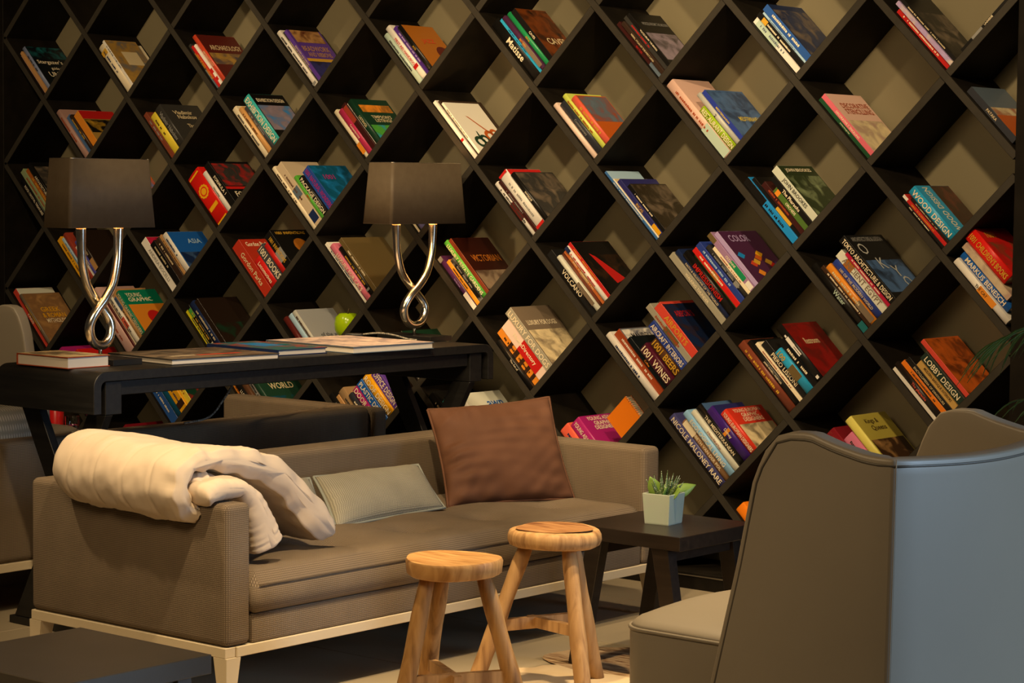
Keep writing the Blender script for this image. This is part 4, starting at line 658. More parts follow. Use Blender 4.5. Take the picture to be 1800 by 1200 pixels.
# ------------------------------------------------------------------ sofas
def pnoise(p, f, seed=0): return noise.noise(Vector((p[0]*f+seed, p[1]*f-seed*.7, p[2]*f+seed*.3)))
def build_sofa(name, label, L):
    """local frame: x 0 (rear) .. .77 (front), y 0 .. L, z up"""
    root = thing(name, label, 'sofa')
    W = .77; zf = .166
    legs = [(0, 0), (W, 0), (0, L), (W, L)]
    # steel base: four rails and four tapered legs
    for (x0, x1, y0, y1) in ((.004, W-.004, -.001, .034), (.004, W-.004, L-.034, L+.001), (-.001, .034, .034, L-.034), (W-.034, W+.001, .034, L-.034)):
        link('base_rail', rbox(x0, x1, y0, y1, zf-.026, zf, .0015, 1), FRAME, root)
    for lx, ly in legs:
        sx = 1 if lx == 0 else -1; sy = 1 if ly == 0 else -1
        ox, oy = lx-sx*.002, ly-sy*.002
        top = [(ox, oy), (ox+sx*.048, oy), (ox+sx*.048, oy+sy*.048), (ox, oy+sy*.048)]
        bot = [(ox+sx*.002, oy+sy*.002), (ox+sx*.026, oy+sy*.002), (ox+sx*.026, oy+sy*.026), (ox+sx*.002, oy+sy*.026)]
        link('leg', mesh('leg', [(x, y, 0) for x, y in bot]+[(x, y, zf-.026) for x, y in top], [(0, 1, 2, 3), (4, 5, 6, 7)]+[(k, (k+1) % 4, (k+1) % 4+4, k+4) for k in range(4)]), FRAME, root)
    def pad(x0, x1, y0, y1, z0, z1, r, nm, m=SOFA):
        me = box_uv(rbox(x0, x1, y0, y1, z0, z1, r, 4, nm)); return link(nm, me, m, root)
    pad(.01, W-.004, .09, L-.09, zf, .240, .006, 'seat_base')
    pad(.0, W, .0, .085, zf, .522, .018, 'armrest')
    pad(.0, W, L-.085, L, zf, .522, .018, 'armrest')
    pad(.0, .115, .086, L-.086, zf, .530, .022, 'backrest')
    # seat cushion with a row of tufts
    nx, ny = 30, 70; x0, x1, y0, y1 = .118, W+.004, .087, L-.087; V = []; F = []
    tufts = [(x0+.19, y0+(k+.5)*(y1-y0)/5) for k in range(5)]+[(x0+.44, y0+(k+.5)*(y1-y0)/5) for k in range(5)]
    def top(u, v):
        x = x0+(x1-x0)*u; y = y0+(y1-y0)*v
        eu = min(u, 1-u)*(x1-x0); ev = min(v, 1-v)*(y1-y0)
        e = 1-max(0, 1-eu/.035)**2.2; e2 = 1-max(0, 1-ev/.03)**2.2
        z = .305+.038*min(e, e2)+.012*(4*u*(1-u))**.5
        for tx, ty in tufts:
            d2 = ((x-tx)**2+(y-ty)**2); z -= .022*math.exp(-d2/.0026)+.012*math.exp(-d2/.014)
        z -= 0
        return Vector((x, y, z+.002*pnoise((x, y, 0), 14)))
    for i in range(nx+1):
        for j in range(ny+1): V.append(top(i/nx, j/ny))
    q = lambda i, j: i*(ny+1)+j
    for i in range(nx):
        for j in range(ny): F.append((q(i, j), q(i+1, j), q(i+1, j+1), q(i, j+1)))
    border = [q(0, j) for j in range(ny)]+[q(i, ny) for i in range(nx)]+[q(nx, j) for j in range(ny, 0, -1)]+[q(i, 0) for i in range(nx, 0, -1)]
    prev = border
    for dz, ins in ((.275, -.004), (.25, .0), (.2405, .012)):
        cur = []
        for b_ in border:
            p = V[b_]; cx, cy = (x0+x1)/2, (y0+y1)/2
            ox = ins*(1 if p.x < cx else -1)*(1 if abs(p.x-cx) > (x1-x0)/2-.001 else 0); oy = ins*(1 if p.y < cy else -1)*(1 if abs(p.y-cy) > (y1-y0)/2-.001 else 0)
            V.append(Vector((p.x+ox, p.y+oy, dz))); cur.append(len(V)-1)
        n = len(border)
        for k in range(n): F.append((prev[k], prev[(k+1) % n], cur[(k+1) % n], cur[k]))
        prev = cur
    F.append(tuple(prev))
    me = mesh('seat_cushion', V, F, True)
    link('seat_cushion', box_uv(me), SOFA, root)
    seam = tube([(x1+.0015, y0+.02+(y1-y0-.04)*k/24, .3125) for k in range(25)], .0022, 5)
    link('seam', box_uv(seam), SOFA, root)
    return root
sofa1 = build_sofa('sofa', 'taupe woven sofa with cream steel base holding the duvet and cushions', 1.79)
sofa1.location = (3.03, -2.225, 0)
sofa2 = build_sofa('sofa', 'taupe woven sofa turned away behind the dark console', 1.79)
sofa2.location = (2.405, -.17, 0); sofa2.rotation_euler = (0, 0, math.pi)

# ------------------------------------------------------------------ cushions
def pillow(name, label, corners, thick, m, piping=None, wr=.004, seed=1, n=26, pinch=.06, group=None, puff=.5):
    """corners: TL,TR,BR,BL in space; a stuffed cushion spanning them"""
    TL, TR, BR, BL = [Vector(c) for c in corners]; cen = (TL+TR+BR+BL)/4
    nrm = ((TR-TL).cross(BL-TL)).normalized(); nrm = nrm if nrm.x > 0 else -nrm
    root = thing(name, label, 'cushion', cen, 0, group)
    def P(u, v, s):
        uu = u+pinch*(1-(2*u-1)**2)*0; 
        # edges drawn in between the corners
        cu = 1-pinch*(1-(2*v-1)**2); cv = 1-pinch*(1-(2*u-1)**2)
        a = .5+(u-.5)*cu; b = .5+(v-.5)*cv
        p = TL*(1-a)*(1-b)+TR*a*(1-b)+BR*a*b+BL*(1-a)*b
        f = (max(0, 1-(2*u-1)**2)**puff)*(max(0, 1-(2*v-1)**2)**puff)
        edge = 1-f
        w = wr*pnoise(p, 18, seed)*(.3+edge)*(1 if f > 0 else 0)+wr*.15*math.sin(40*(a+b)+8*pnoise(p, 5, seed))*edge*f*2
        lu = math.exp(-u/.16)+math.exp(-(1-u)/.16)*.8; lv = math.exp(-v/.12)+math.exp(-(1-v)/.12)
        w += wr*.9*f*(lu*math.sin(v*46+5*pnoise(p, 6, seed))*max(0, .35+pnoise(p, 7, seed+4))*2+lv*math.sin(u*40+5*pnoise(p, 6, seed+1))*max(0, .2+pnoise(p, 7, seed+6))*1.6)
        w += wr*1.6*f*pnoise((p[0], p[1]*1.2+p[2]*1.5, p[2]*.6), 6, seed+2)
        return p+nrm*s*(thick/2*f)+nrm*w*min(1, f*4)-cen
    V = []; F = []; idx = {}
    for s in (1, -1):
        for i in range(n+1):
            for j in range(n+1):
                e = i in (0, n) or j in (0, n)
                if e and s == -1: idx[(s, i, j)] = idx[(1, i, j)]; continue
                idx[(s, i, j)] = len(V); V.append(P(j/n, i/n, s))
        for i in range(n):
            for j in range(n):
                f = (idx[(s, i, j)], idx[(s, i+1, j)], idx[(s, i+1, j+1)], idx[(s, i, j+1)]); F.append(f if s > 0 else f[::-1])
    me = mesh(name, V, F, True); uvl = me.uv_layers.new(name='UVMap'); W_ = (TR-TL).length; H_ = (BL-TL).length
    inv = {}
    for (s_, i, j), k in idx.items(): inv.setdefault(k, (j/n*W_, i/n*H_))
    for lp in me.loops: uvl.data[lp.index].uv = inv[lp.vertex_index]
    link('cover', me, m, root)
    if piping:
        loop = [V[idx[(1, 0, j)]] for j in range(n)]+[V[idx[(1, i, n)]] for i in range(n)]+[V[idx[(1, n, j)]] for j in range(n, 0, -1)]+[V[idx[(1, i, 0)]] for i in range(n, -1, -1)]
        link('piping', tube(loop, .0042, 6), piping, root)
    return root
PIPE = mat('sage_piping', (.25, .26, .22), .8)
brown = pillow('brown_cushion', 'large square brown velvet cushion leaning in the sofa corner', [(3.215, -.853, .620), (3.43, -.525, .652), (3.555, -.548, .345), (3.385, -.945, .343)], .17, BROWNF, BROWNF, wr=.014, seed=4, pinch=.05, n=56)
link('care_label', quad([(.0, 0, 0), (.0, .014, .002), (.0, .014, .018), (.0, 0, .016)]), mat('label_cloth', (.7, .65, .55), .8), brown).location = Vector((3.43, -.528, .615))-brown.location
pillow('lumbar_cushion', 'pale sage lumbar cushion in full view beside the brown cushion', [(3.24, -1.37, .462), (3.24, -.92, .458), (3.42, -.998, .352), (3.42, -1.46, .342)], .10, GREYF, PIPE, wr=.003, seed=2, pinch=.035, group='sage lumbar cushions')
pillow('lumbar_cushion', 'pale sage lumbar cushion half covered by the cream duvet', [(3.24, -1.80, .470), (3.24, -1.385, .460), (3.42, -1.482, .345), (3.42, -1.87, .345)], .10, GREYF, PIPE, wr=.003, seed=8, pinch=.035, group='sage lumbar cushions')
pillow('back_cushion', 'grey ribbed cushion on the far sofa under the console end', [(2.19, -1.84, .62), (2.20, -1.50, .625), (2.20, -1.50, .36), (2.19, -1.84, .35)], .14, weave_mat('grey_rib', (.20, .195, .16), (.36, .35, .29), 700, aniso=(1, .3, 1), uv=True), wr=.004, seed=6, pinch=.03)

# ------------------------------------------------------------------ duvet
duv = thing('duvet', 'rolled cream quilted duvet draped over the sofa arm', 'duvet', (3.35, -2.18, .522))
do = duv.location
def wrinkle(p, amp, seed, cr=1):
    return amp*(pnoise(p, 7, seed)+.5*pnoise((p[0]*1.0, p[1]*2.0, p[2]*2.0), 14, seed+3)+.3*pnoise(p, 34, seed+9)-1.1*cr*max(0, .10-abs(pnoise((p[0]*1.4, p[1], p[2]), 8, seed+5)))*5*max(0, pnoise(p, 3.3, seed+8)+.25))
def off_arm(p):
    """keep cloth outside the near armrest (y -2.225..-2.14, top .522)"""
    if -2.2295 < p.y < -2.1345 and p.z < .5265:
        dz = .5265-p.z; dl = p.y+2.2295; dr = -2.1345-p.y
        if dz <= min(dl, dr): p.z = .5265
        elif dl < dr: p.y = -2.2295
        else: p.y = -2.1345
    if p.y >= -2.1345 and p.z < .349 and p.x < 3.8: p.z = .349
    return p
def sheet(stations, centre, thick, n, seed, pucker=.0095, wamp=.0066, name='fold'):
    """stations: (x, thickness factor); centre(x, s) -> (y, z) of the layer's middle; closed rings around it"""
    rings = []
    for x, tf in stations:
        C = [Vector((0, *centre(x, i/(n-1)))) for i in range(n)]; top = []; bot = []
        for i, c in enumerate(C):
            t = (C[min(i+1, n-1)]-C[max(i-1, 0)]).normalized(); nr = Vector((0, -t.z, t.y))
            s = i/(n-1); e = min(1, s/.05, (1-s)/.022); e = max(.18, 1-(1-e)**2)**.6
            h = thick(s)*.5*tf*e
            edge = max(0, 1-(stations[-1][0]-x)/.15)
            for lst, sg in ((top, 1), (bot, -1)):
                p = Vector((x, c.y, c.z))+nr*sg*h
                q = Vector((x*1.6, p.y, p.z))
                w = wrinkle(q, wamp, seed, 1 if s < .5 else 0)+pucker*edge*math.sin(s*95+2.2*pnoise(q, 9, seed))*(.4+.6*abs(pnoise(q, 6, seed+2)))
                p = p+nr*sg*w*max(.2, tf)+Vector((pucker*1.6*edge*pnoise((s*9, sg*3, 0), 3, seed), 0, 0))
                lst.append(off_arm(p)-do)
        rings.append(top+bot[::-1])
    return loft(rings, name=name)
X0, X1 = 3.185, 3.70
YC, ZC = -2.205, .546
def cinterp(w, xs, ys):
    k = len(xs)-1; f = w*k; i = min(k-1, int(f)); t = f-i; p = [ys[max(0, i-1)], ys[i], ys[i+1], ys[min(k, i+2)]]
    return .5*((2*p[1])+(p[2]-p[0])*t+(2*p[0]-5*p[1]+4*p[2]-p[3])*t*t+(3*p[1]-p[0]-3*p[2]+p[3])*t**3)
def main_centre(x, s):
    t = (x-X0)/(X1-X0); k = max(.03, (1-(1-min(1, t/.17))**2.2)**.5)
    q = sum(math.exp(-((x-v-.02*math.sin(s*9))/.006)**2) for v in (3.29, 3.40, 3.51, 3.615))
    cz = ZC+.012-.016*t; rs = (1-.055*q)*(1+.05*math.sin(2.5*t))
    f = interp(x, [3.20, 3.28, 3.44], [0, .75, 1])          # how much of the hanging part exists here
    ssp = .60; L = ssp+(1-ssp)*f; u = s*L
    def spiral(w): # w 0..1
        g = max(0, (x-(X1-.075))/.075); th = R(90+455*(1-w)); r_ = (.020+.050*w)*k*rs*(1-.14*g*g*(1-w**3))
        return YC+r_*1.12*math.cos(th), cz+r_*(1.06)*math.sin(th)
    if u <= ssp: return spiral(u/ssp)
    y0, z0 = spiral(1); w = (u-ssp)/(1-ssp)
    py = cinterp(w, [0, .2, .4, .6, .8, 1], [y0, -2.115, -2.02, -1.925, -1.835, -1.75]); pz = cinterp(w, [0, .2, .4, .6, .8, 1], [z0, .612, .592, .548, .470, .388])
    return py, pz
st = [(X0+(X1-X0)*(i/110), 1) for i in range(108)]
st[0] = (X0, .15); st[1] = (X0+.006, .5)
st += [(X1-.012, .86), (X1-.003, .6), (X1+.002, .25)]
link('rolled_body', sheet(st, main_centre, lambda s: interp(s, [0, .25, .6, .8, 1], [.040, .046, .052, .078, .086]), 110, 3, name='duvet_roll'), DUVET, duv)
def under_centre(x, s):
    d_ = .02*math.sin(7*x)
    return (interp(s, [0, .2, .4, .55, .7, .85, 1], [-2.245, -2.19, -2.125, -2.085, -2.06, -2.045, -2.035])+d_*s*.6, interp(s, [0, .2, .4, .55, .7, .85, 1], [.535, .552, .548, .512, .462, .42, .392]))
st2 = [(3.42, .3), (3.432, .7)]+[(3.445+.29*i/24, 1) for i in range(25)]+[(3.748, .85), (3.757, .55), (3.761, .2)]
link('hanging_fold', sheet(st2, under_centre, lambda s: interp(s, [0, .4, .7, 1], [.046, .050, .085, .11]), 60, 17, pucker=.0016, wamp=.0085, name='duvet_fold'), DUVET, duv)

# ------------------------------------------------------------------ console table behind the sofa
def build_console():
    root = thing('console_table', 'long charcoal console table with rolled end and crossed trestles', 'console table', (2.675, -1.035, 0))
    o0 = root.location
    def part(nm, me, m=CONS):
        o = link(nm, me, m, root); o.matrix_parent_inverse = Matrix.Translation(-o0); return o
    x0, x1 = 2.45, 2.90; y0, y1 = -1.90, -.175; zt = .775; th = .028; r = .045
    # waterfall top: flat top bending down at both ends
    out = [];
    for k in range(9): a = math.pi/2*k/8; out.append((y0+r-r*math.sin(a) if False else y0+r-r*math.cos(math.pi/2-a) if False else y0+r-r*math.cos(a), zt-r+r*math.sin(a)))
    outer = [(y0, .655)]+out+[(y1-r+r*math.sin(math.pi/2*k/8), zt-r+r*math.cos(math.pi/2*k/8)) for k in range(9)]+[(y1, .655)]
    ri = r-th
    inner = [(y1-th, .655)]+[(y1-r+ri*math.cos(math.pi/2*k/8), zt-r+ri*math.sin(math.pi/2*k/8)) for k in range(9)]+[(y0+r-ri*math.sin(math.pi/2*k/8), zt-r+ri*math.cos(math.pi/2*k/8)) for k in range(9)]+[(y0+th, .655)]
    me = prism(outer+inner, 'x', x0, x1); bm = bmesh.new(); bm.from_mesh(me)
    bmesh.ops.bevel(bm, geom=[e for e in bm.edges if e.calc_face_angle(0) > 1.2], offset=.0015, segments=1, affect='EDGES'); bm.to_mesh(me); bm.free()
    smooth_angle(me, 30); part('table_top', me)
    for yy in (y0+.05, y1-.11):
        part('cross_beam', rbox(x0+.02, x1-.01, yy, yy+.06, zt-.125, zt-th-.001, .002, 1))
    part('long_beam', rbox(x1-.055, x1-.02, y0+.111, y1-.111, zt-.072, zt-th-.001, .002, 1))
    part('long_beam', rbox(x0+.03, x0+.065, y0+.111, y1-.111, zt-.072, zt-th-.001, .002, 1))
    for yy in (y0+.05, y1-.11):
        def plank(xa, xb, yo, nm='trestle_leg'):
            w = .040
            pts = [(xa-w, .024), (xa+w, .024), (xb+w, zt-.126), (xb-w, zt-.126)]
            part(nm, prism(pts, 'y', yy+yo, yy+yo+.028, .0015))
        plank(2.51, 2.85, .0); plank(2.85, 2.51, .029)
        part('foot_bar', rbox(2.45, 2.91, yy-.004, yy+.064, 0, .023, .002, 1))
    return root
build_console()

# ------------------------------------------------------------------ table lamps
def build_lamp(label, loc, sx_, sy_, ay, ztop, watt):
    root = thing('table_lamp', label, 'table lamp', loc, 0, 'pair of looped silver lamps on the console')
    link('base', rbox(-.125, .125, -.055, .055, 0, .018, .001, 1), BLACKM, root)
    link('stem', tube([(0, 0, .018), (0, 0, .055)], .0055, 12), CHROME, root)
    path = [(.0, -.094, .403), (-.001, -.091, .35), (-.004, -.082, .295), (-.010, -.055, .235), (-.014, -.012, .19), (-.012, .035, .15), (-.006, .058, .115), (-.001, .050, .078), (0, .022, .055), (0, -.018, .054), (.002, -.048, .077), (.006, -.058, .113), (.012, -.036, .150), (.014, .008, .187), (.010, .052, .232), (.004, .080, .295), (.001, .089, .35), (.0, .092, .403)]
    path = [(x, y*ay, z) for x, y, z in path]; P = catmull(path, 7); n = len(P)
    rads = [.0125+.0018*math.sin(math.pi*i/(n-1))+(.003*max(0, 1-min(i, n-1-i)/9)) for i in range(n)]
    link('looped_arm', tube(P, rads, 16), CHROME, root)
    for y in (-.094*ay, .092*ay):
        link('lamp_holder', lathe([(.002, 0), (.008, 0), (.008, .006), (.012, .008), (.012, .03), (.002, .03)], 16, center=(0, y, .400)), TRIMM, root)
        link('bulb', lathe([(.001, 0), (.009, .002), (.010, .02), (.016, .04), (.018, .055), (.012, .072), (.001, .078)], 16, center=(0, y, .430)), mat('warm_bulb', (1, .8, .5), .4, **{'Emission Color': (1, .62, .28, 1), 'Emission Strength': 6}), root)
    # tapered box shade with softly rounded corners, open at both ends
    def ring(hx, hy, r, z, k=6):
        pts = []
        for cx, cy, a0 in ((hx-r, hy-r, 0), (-hx+r, hy-r, 90), (-hx+r, -hy+r, 180), (hx-r, -hy+r, 270)):
            for q in range(k+1): a = R(a0+90*q/k); pts.append(Vector((cx+r*math.cos(a), cy+r*math.sin(a), z)))
        return pts
    z0, z1 = .402, ztop
    outer = loft([ring(.064*sx_, .176*sy_, .009, z0), ring(.054*sx_, .160*sy_, .009, z1)], caps=False); smooth_angle(outer, 60)
    sh = link('shade', outer, SHADE, root)
    md = sh.modifiers.new('thickness', 'SOLIDIFY'); md.thickness = .002; md.offset = 1
    lining = loft([ring(.0635*sx_, .1755*sy_, .0085, z0+.001), ring(.0535*sx_, .1595*sy_, .0085, z1-.001)], caps=False); smooth_angle(lining, 60)
    link('shade_lining', lining, SHADEIN, sh)
    for z, hx, hy in ((z0, .0645*sx_, .1765*sy_), (z1, .0545*sx_, .1605*sy_)):
        rr = ring(hx, hy, .009, z); link('rim', tube(rr+[rr[0]], .0016, 5), SHADE if z < .5 else TRIMM, sh)
    link('shade_support', tube([(0, -.159*sy_, z1-.012), (0, .159*sy_, z1-.012)], .002, 6), TRIMM, sh)
    l = bpy.data.lights.new('bulb_light', 'POINT'); l.energy = watt; l.color = (1, .62, .28); l.shadow_soft_size = .03
    lo = bpy.data.objects.new('bulb_light', l); COL.objects.link(lo); lo.location = Vector(loc)+Vector((0, 0, .50))
    return root
build_lamp('looped silver lamp with brown box shade at the rolled console end', (2.638, -1.66, .7752), .95, .92, .76, .602, 1.5)
build_lamp('looped silver lamp with brown box shade at the shelf end of the console', (2.59, -.236, .7752), 1.05, 1.08, 1.0, .608, 4.5)

# lamp cord with inline switch
cord = thing('lamp_cord', 'braided lamp cord with black inline switch lying on the console', 'cord', (2.55, -.45, .776))
c0 = cord.location
cp = [(2.655, -.295, .7795), (2.62, -.302, .782), (2.56, -.315, .794), (2.50, -.325, .797), (2.44, -.335, .790)]
CORD = ramp_mat('braided_cord', [(.02, .02, .02), (.5, .45, .36)], (1, 1, 1), 220, 2, rough=.8)
link('cord', tube([Vector(q)-c0 for q in catmull(cp, 6)], .0035, 6), CORD, cord)
cp2 = [(2.385, -.40, .785), (2.375, -.52, .7795), (2.40, -.66, .7795), (2.438, -.78, .785), (2.437, -.86, .76), (2.436, -.92, .68), (2.437, -.98, .61), (2.43, -1.04, .553), (2.40, -1.12, .536)]
link('cord', tube([Vector(q)-c0 for q in catmull(cp2, 6)], .0035, 6), CORD, cord)
sw = link('inline_switch', rbox(-.032, .032, -.016, .016, -.008, .010, .003, 2), BLACKM, cord); sw.location = Vector((2.412, -.352, .7838))-c0; sw.rotation_euler = (0, 0, .6)

# ------------------------------------------------------------------ books lying on the console
def flat_book(label, cx, cy, lx, ly, z0, t, rot, spine_side, ccol, top_m, strips=()):
    """lies flat; page edges show on three sides, spine on one ('x-','x+','y-','y+')"""
    root = thing('book', label, 'book', (cx, cy, z0), rot, 'books lying on the console')
    c = .0028; m = cmat(ccol)
    link('back_cover', rbox(-lx/2, lx/2, -ly/2, ly/2, 0, c, .0006, 1), m, root)
    link('front_cover', rbox(-lx/2, lx/2, -ly/2, ly/2, t-c, t, .0006, 1), m, root)
    e = .004; px0, px1, py0, py1 = -lx/2+e, lx/2-e, -ly/2+e, ly/2-e
    sp = {'x-': (-lx/2, -lx/2+c, -ly/2, ly/2), 'x+': (lx/2-c, lx/2, -ly/2, ly/2), 'y-': (-lx/2, lx/2, -ly/2, -ly/2+c), 'y+': (-lx/2, lx/2, ly/2-c, ly/2)}[spine_side]
    if spine_side == 'x-': px0 = -lx/2+c
    if spine_side == 'x+': px1 = lx/2-c
    if spine_side == 'y-': py0 = -ly/2+c
    if spine_side == 'y+': py1 = ly/2-c
    link('spine', rbox(*sp, c, t-c), m, root)
    link('page_block', rbox(px0, px1, py0, py1, c, t-c), PAGEW, root)
    link('cover_picture', quad([(-lx/2+.001, -ly/2+.001, t+.0003), (lx/2-.001, -ly/2+.001, t+.0003), (lx/2-.001, ly/2-.001, t+.0003), (-lx/2+.001, ly/2-.001, t+.0003)]), top_m, root)
    for (x0, x1, y0, y1, c_) in strips:
        link('cover_print', quad([(lx*x0, ly*y0, t+.0006), (lx*x1, ly*y0, t+.0006), (lx*x1, ly*y1, t+.0006), (lx*x0, ly*y1, t+.0006)]), cmat(c_), root)
    return root
PAGEW = mat('white_page_edges', (.66, .60, .52), .8, spec=.1)
ZD = .7752
flat_book('thick white-paged book on the rolled console end', 2.640, -1.80, .235, .155, ZD, .034, .0, 'x-', 'rust', pmat('sand', 'umber'))
flat_book('wide dark photo book on the console with red cover lettering', 2.715, -1.36, .33, .40, ZD, .018, -.10, 'x-', 'charcoal', pmat('taupe', 'charcoal'), [(.18, .26, -.1, .3, 'orange red'), (.2, .24, -.35, -.12, 'cream')])
flat_book('blue-spined book on the console with colourful landscape cover', 2.640, -.985, .36, .20, ZD, .019, -.08, 'y-', 'navy', pmat('teal', 'orange red'), [(-.3, .1, -.2, .25, 'bright blue')])
flat_book('large pale photo book on the console near the far lamp', 2.705, -.672, .42, .36, ZD, .022, -.05, 'x-', 'slate', pmat('pinkish white', 'mauve grey'))
# ------------------------------------------------------------------ stools
def build_stool(label, loc, feet, seat_r, seat_t, h, mats, rot, bars, pale):
    root = thing('wooden_stool', label, 'stool', (*loc, .0055), 0, 'rustic three-legged stools')
    seatm, legm = mats; q = random.Random(rot)
    def jitter(a, z): return 1+.012*math.sin(3*a+rot)+.008*math.sin(7*a+2*rot)+.006*math.sin(13*a)
    prof = [(.01, -seat_t), (.86, -seat_t), (.96, -seat_t+.006), (1.0, -seat_t*.55), (.99, -seat_t*.28), (.955, -.004), (.90, -.0005), (.6, .001), (.3, 0), (.01, 0)] if pale else [(.01, -seat_t), (.93, -seat_t), (.975, -seat_t+.004), (.99, -seat_t*.5), (1.0, -.007), (.975, -.001), (.9, 0), (.6, 0), (.3, 0), (.01, 0)]
    rings = []; N = 48
    for r_, z in prof:
        rings.append([Vector((seat_r*r_*jitter(2*math.pi*k/N, z)*math.cos(2*math.pi*k/N), seat_r*r_*jitter(2*math.pi*k/N, z)*math.sin(2*math.pi*k/N), h+z+.0025*math.sin(2*math.pi*k/N*2+rot)*r_)) for k in range(N)])
    s = link('seat', smooth_angle(loft(rings, name='seat'), 50), legm if pale else seatm, root)
    n = 40
    if pale:
     inner = [(seat_r*(.80+.03*math.sin(3*a+1)+.025*math.sin(5*a))*math.cos(a), seat_r*(.80+.03*math.sin(3*a+1)+.025*math.sin(5*a))*math.sin(a), h+.0032) for a in [2*math.pi*k/n for k in range(n)]]
     link('worn_top', mesh('worn_top', inner, [tuple(range(n))]), seatm, s)
    tops = []
    for (fx, fy) in feet:
        d = Vector((fx, fy, 0)); t_ = d.normalized()*seat_r*.60; tops.append((Vector((t_.x, t_.y, h-seat_t-.0005)), Vector((fx, fy, 0))))
        a, b_ = tops[-1]; P = [a.lerp(b_, k/8) for k in range(9)]
        rr = [.0195+.0035*(k/8)+.0012*math.sin(k*1.7+fx*40) for k in range(9)]
        me = tube(P, rr, 12); 
        for v in me.vertices:
            if v.co.z < .012: v.co.z = max(0, v.co.z*.2)
            if v.co.z > h-seat_t-.012: v.co.z = min(h-seat_t-.0003, v.co.z)
        link('leg', me, legm, root)
    def at(i, z): a, b_ = tops[i]; return a.lerp(b_, (a.z-z)/(a.z-b_.z))
    def bar(p, q_, wd, ht):
        u = (q_-p).normalized(); s_ = Vector((-u.y, u.x, 0)).normalized()*wd/2; up = Vector((0, 0, ht/2))
        ring = lambda c: [c-s_-up, c+s_-up, c+s_+up, c-s_+up]
        link('stretcher', mesh('stretcher', ring(p)+ring(q_), [(0, 1, 2, 3), (4, 5, 6, 7)]+[(k, (k+1) % 4, (k+1) % 4+4, k+4) for k in range(4)]), ELMP, root)
    i, j, k, z = bars
    a, b_ = at(i, z), at(j, z+.004); u = (b_-a).normalized()
    bar(a-u*.004, b_+u*.004, .02, .030); mid = a.lerp(b_, .45); c = at(k, z+.006); u = (mid-c).normalized()
    bar(c-u*.004, mid+u*.03, .02, .028)
    return root
build_stool('rustic wooden stool with flat honey-coloured seat', (4.33, -1.98), [(-.055, -.142), (-.185, .09), (.125, .125)], .1165, .040, .42, (ELMTOP, ELM), 1, (0, 2, 1, .128), False)
build_stool('rustic wooden stool with pale rim and dark worn seat', (4.218, -1.462), [(-.155, -.14), (.148, -.055), (-.002, .183)], .123, .044, .42, (ELMTOP2, ELMP), 4, (0, 2, 1, .165), True)

# ------------------------------------------------------------------ small dark tables
def build_side_table(label, x0, x1, y0, y1, h, z0=0, m=OAKD):
    root = thing('side_table', label, 'side table', ((x0+x1)/2, (y0+y1)/2, z0), 0, 'small square tables'); lx, ly = (x1-x0)/2, (y1-y0)/2
    link('table_top', rbox(-lx, lx, -ly, ly, h-.038, h, .0015, 1), m, root)
    for yy in (-ly+.012, ly-.012-.036):
        for s in (-1, 1):
            pts = [(s*(lx-.075)-.027, h-.0385), (s*(lx-.075)+.027, h-.0385), (s*(lx-.012)+.022, 0), (s*(lx-.012)-.022, 0)]
            link('leg', prism(pts, 'y', yy, yy+.036, .0012), m, root)
    for s in (-1, 1):
        link('top_rail', rbox(s*(lx-.075)-.02, s*(lx-.075)+.02, -ly+.049, ly-.049, h-.075, h-.0385), m, root)
    return root
build_side_table('small square dark oak table carrying the potted succulent', 4.062, 4.432, -1.205, -.845, .3895, .0055)
build_side_table('low square grey-brown table with bare top near the duvet arm of the sofa', 4.232, 4.632, -3.405, -3.03, .395, 0, ramp_mat('grey_brown_laminate', [(.085, .07, .052), (.10, .083, .062)], nscale=6, rough=.45, spec=.4))

# ------------------------------------------------------------------ succulent in frosted pot
pot = thing('potted_succulent', 'zebra succulent in a frosted square glass pot', 'plant', (4.248, -1.028, .3952), .12)
FROST = mat('frosted_glass', (.62, .70, .58), .35, spec=.5, **{'Transmission Weight': .25, 'Subsurface Weight': .25, 'Subsurface Radius': (.02, .03, .02)})
def sq(s, z, r=.003): return [Vector((x*s, y*s, z)) for x, y in ((-1, -1), (1, -1), (1, 1), (-1, 1))]
rings = [sq(.0, .001), sq(.0365, 0), sq(.0375, .003), sq(.0425, .083), sq(.0415, .0845), sq(.039, .083), sq(.0345, .006), sq(.0, .006)]
me = loft(rings, smooth=False); bm = bmesh.new(); bm.from_mesh(me); bmesh.ops.remove_doubles(bm, verts=bm.verts, dist=1e-5); bm.to_mesh(me); bm.free()
link('glass_pot', me, FROST, pot)
link('inner_pot', lathe([(.001, .008), (.023, .008), (.031, .065), (.028, .065), (.001, .060)], 24), mat('dark_green_pot', (.06, .09, .05), .6), pot)
LEAF = ramp_mat('zebra_leaf', [(.05, .10, .03), (.10, .17, .05), (.55, .60, .45)], (60, 60, 160), 3, 2, rough=.5, stops=[.35, .55, .62])
pr_ = random.Random(8)
for k in range(17):
    a = k*2.4; tilt = .12+.75*(k/17); L = .062+.018*pr_.random()
    base = Vector((.010*math.cos(a), .010*math.sin(a), .062)); dr = Vector((math.cos(a)*math.sin(tilt), math.sin(a)*math.sin(tilt), math.cos(tilt)))
    P = [base+dr*L*q/6+Vector((0, 0, .012*tilt*(q/6)**2)) for q in range(7)]
    link('leaf', tube(P, [.0045, .0058, .0055, .0045, .0032, .0018, .0004], 6), LEAF, pot)
WRAP = mat('green_wrap_leaf', (.22, .36, .06), .45)
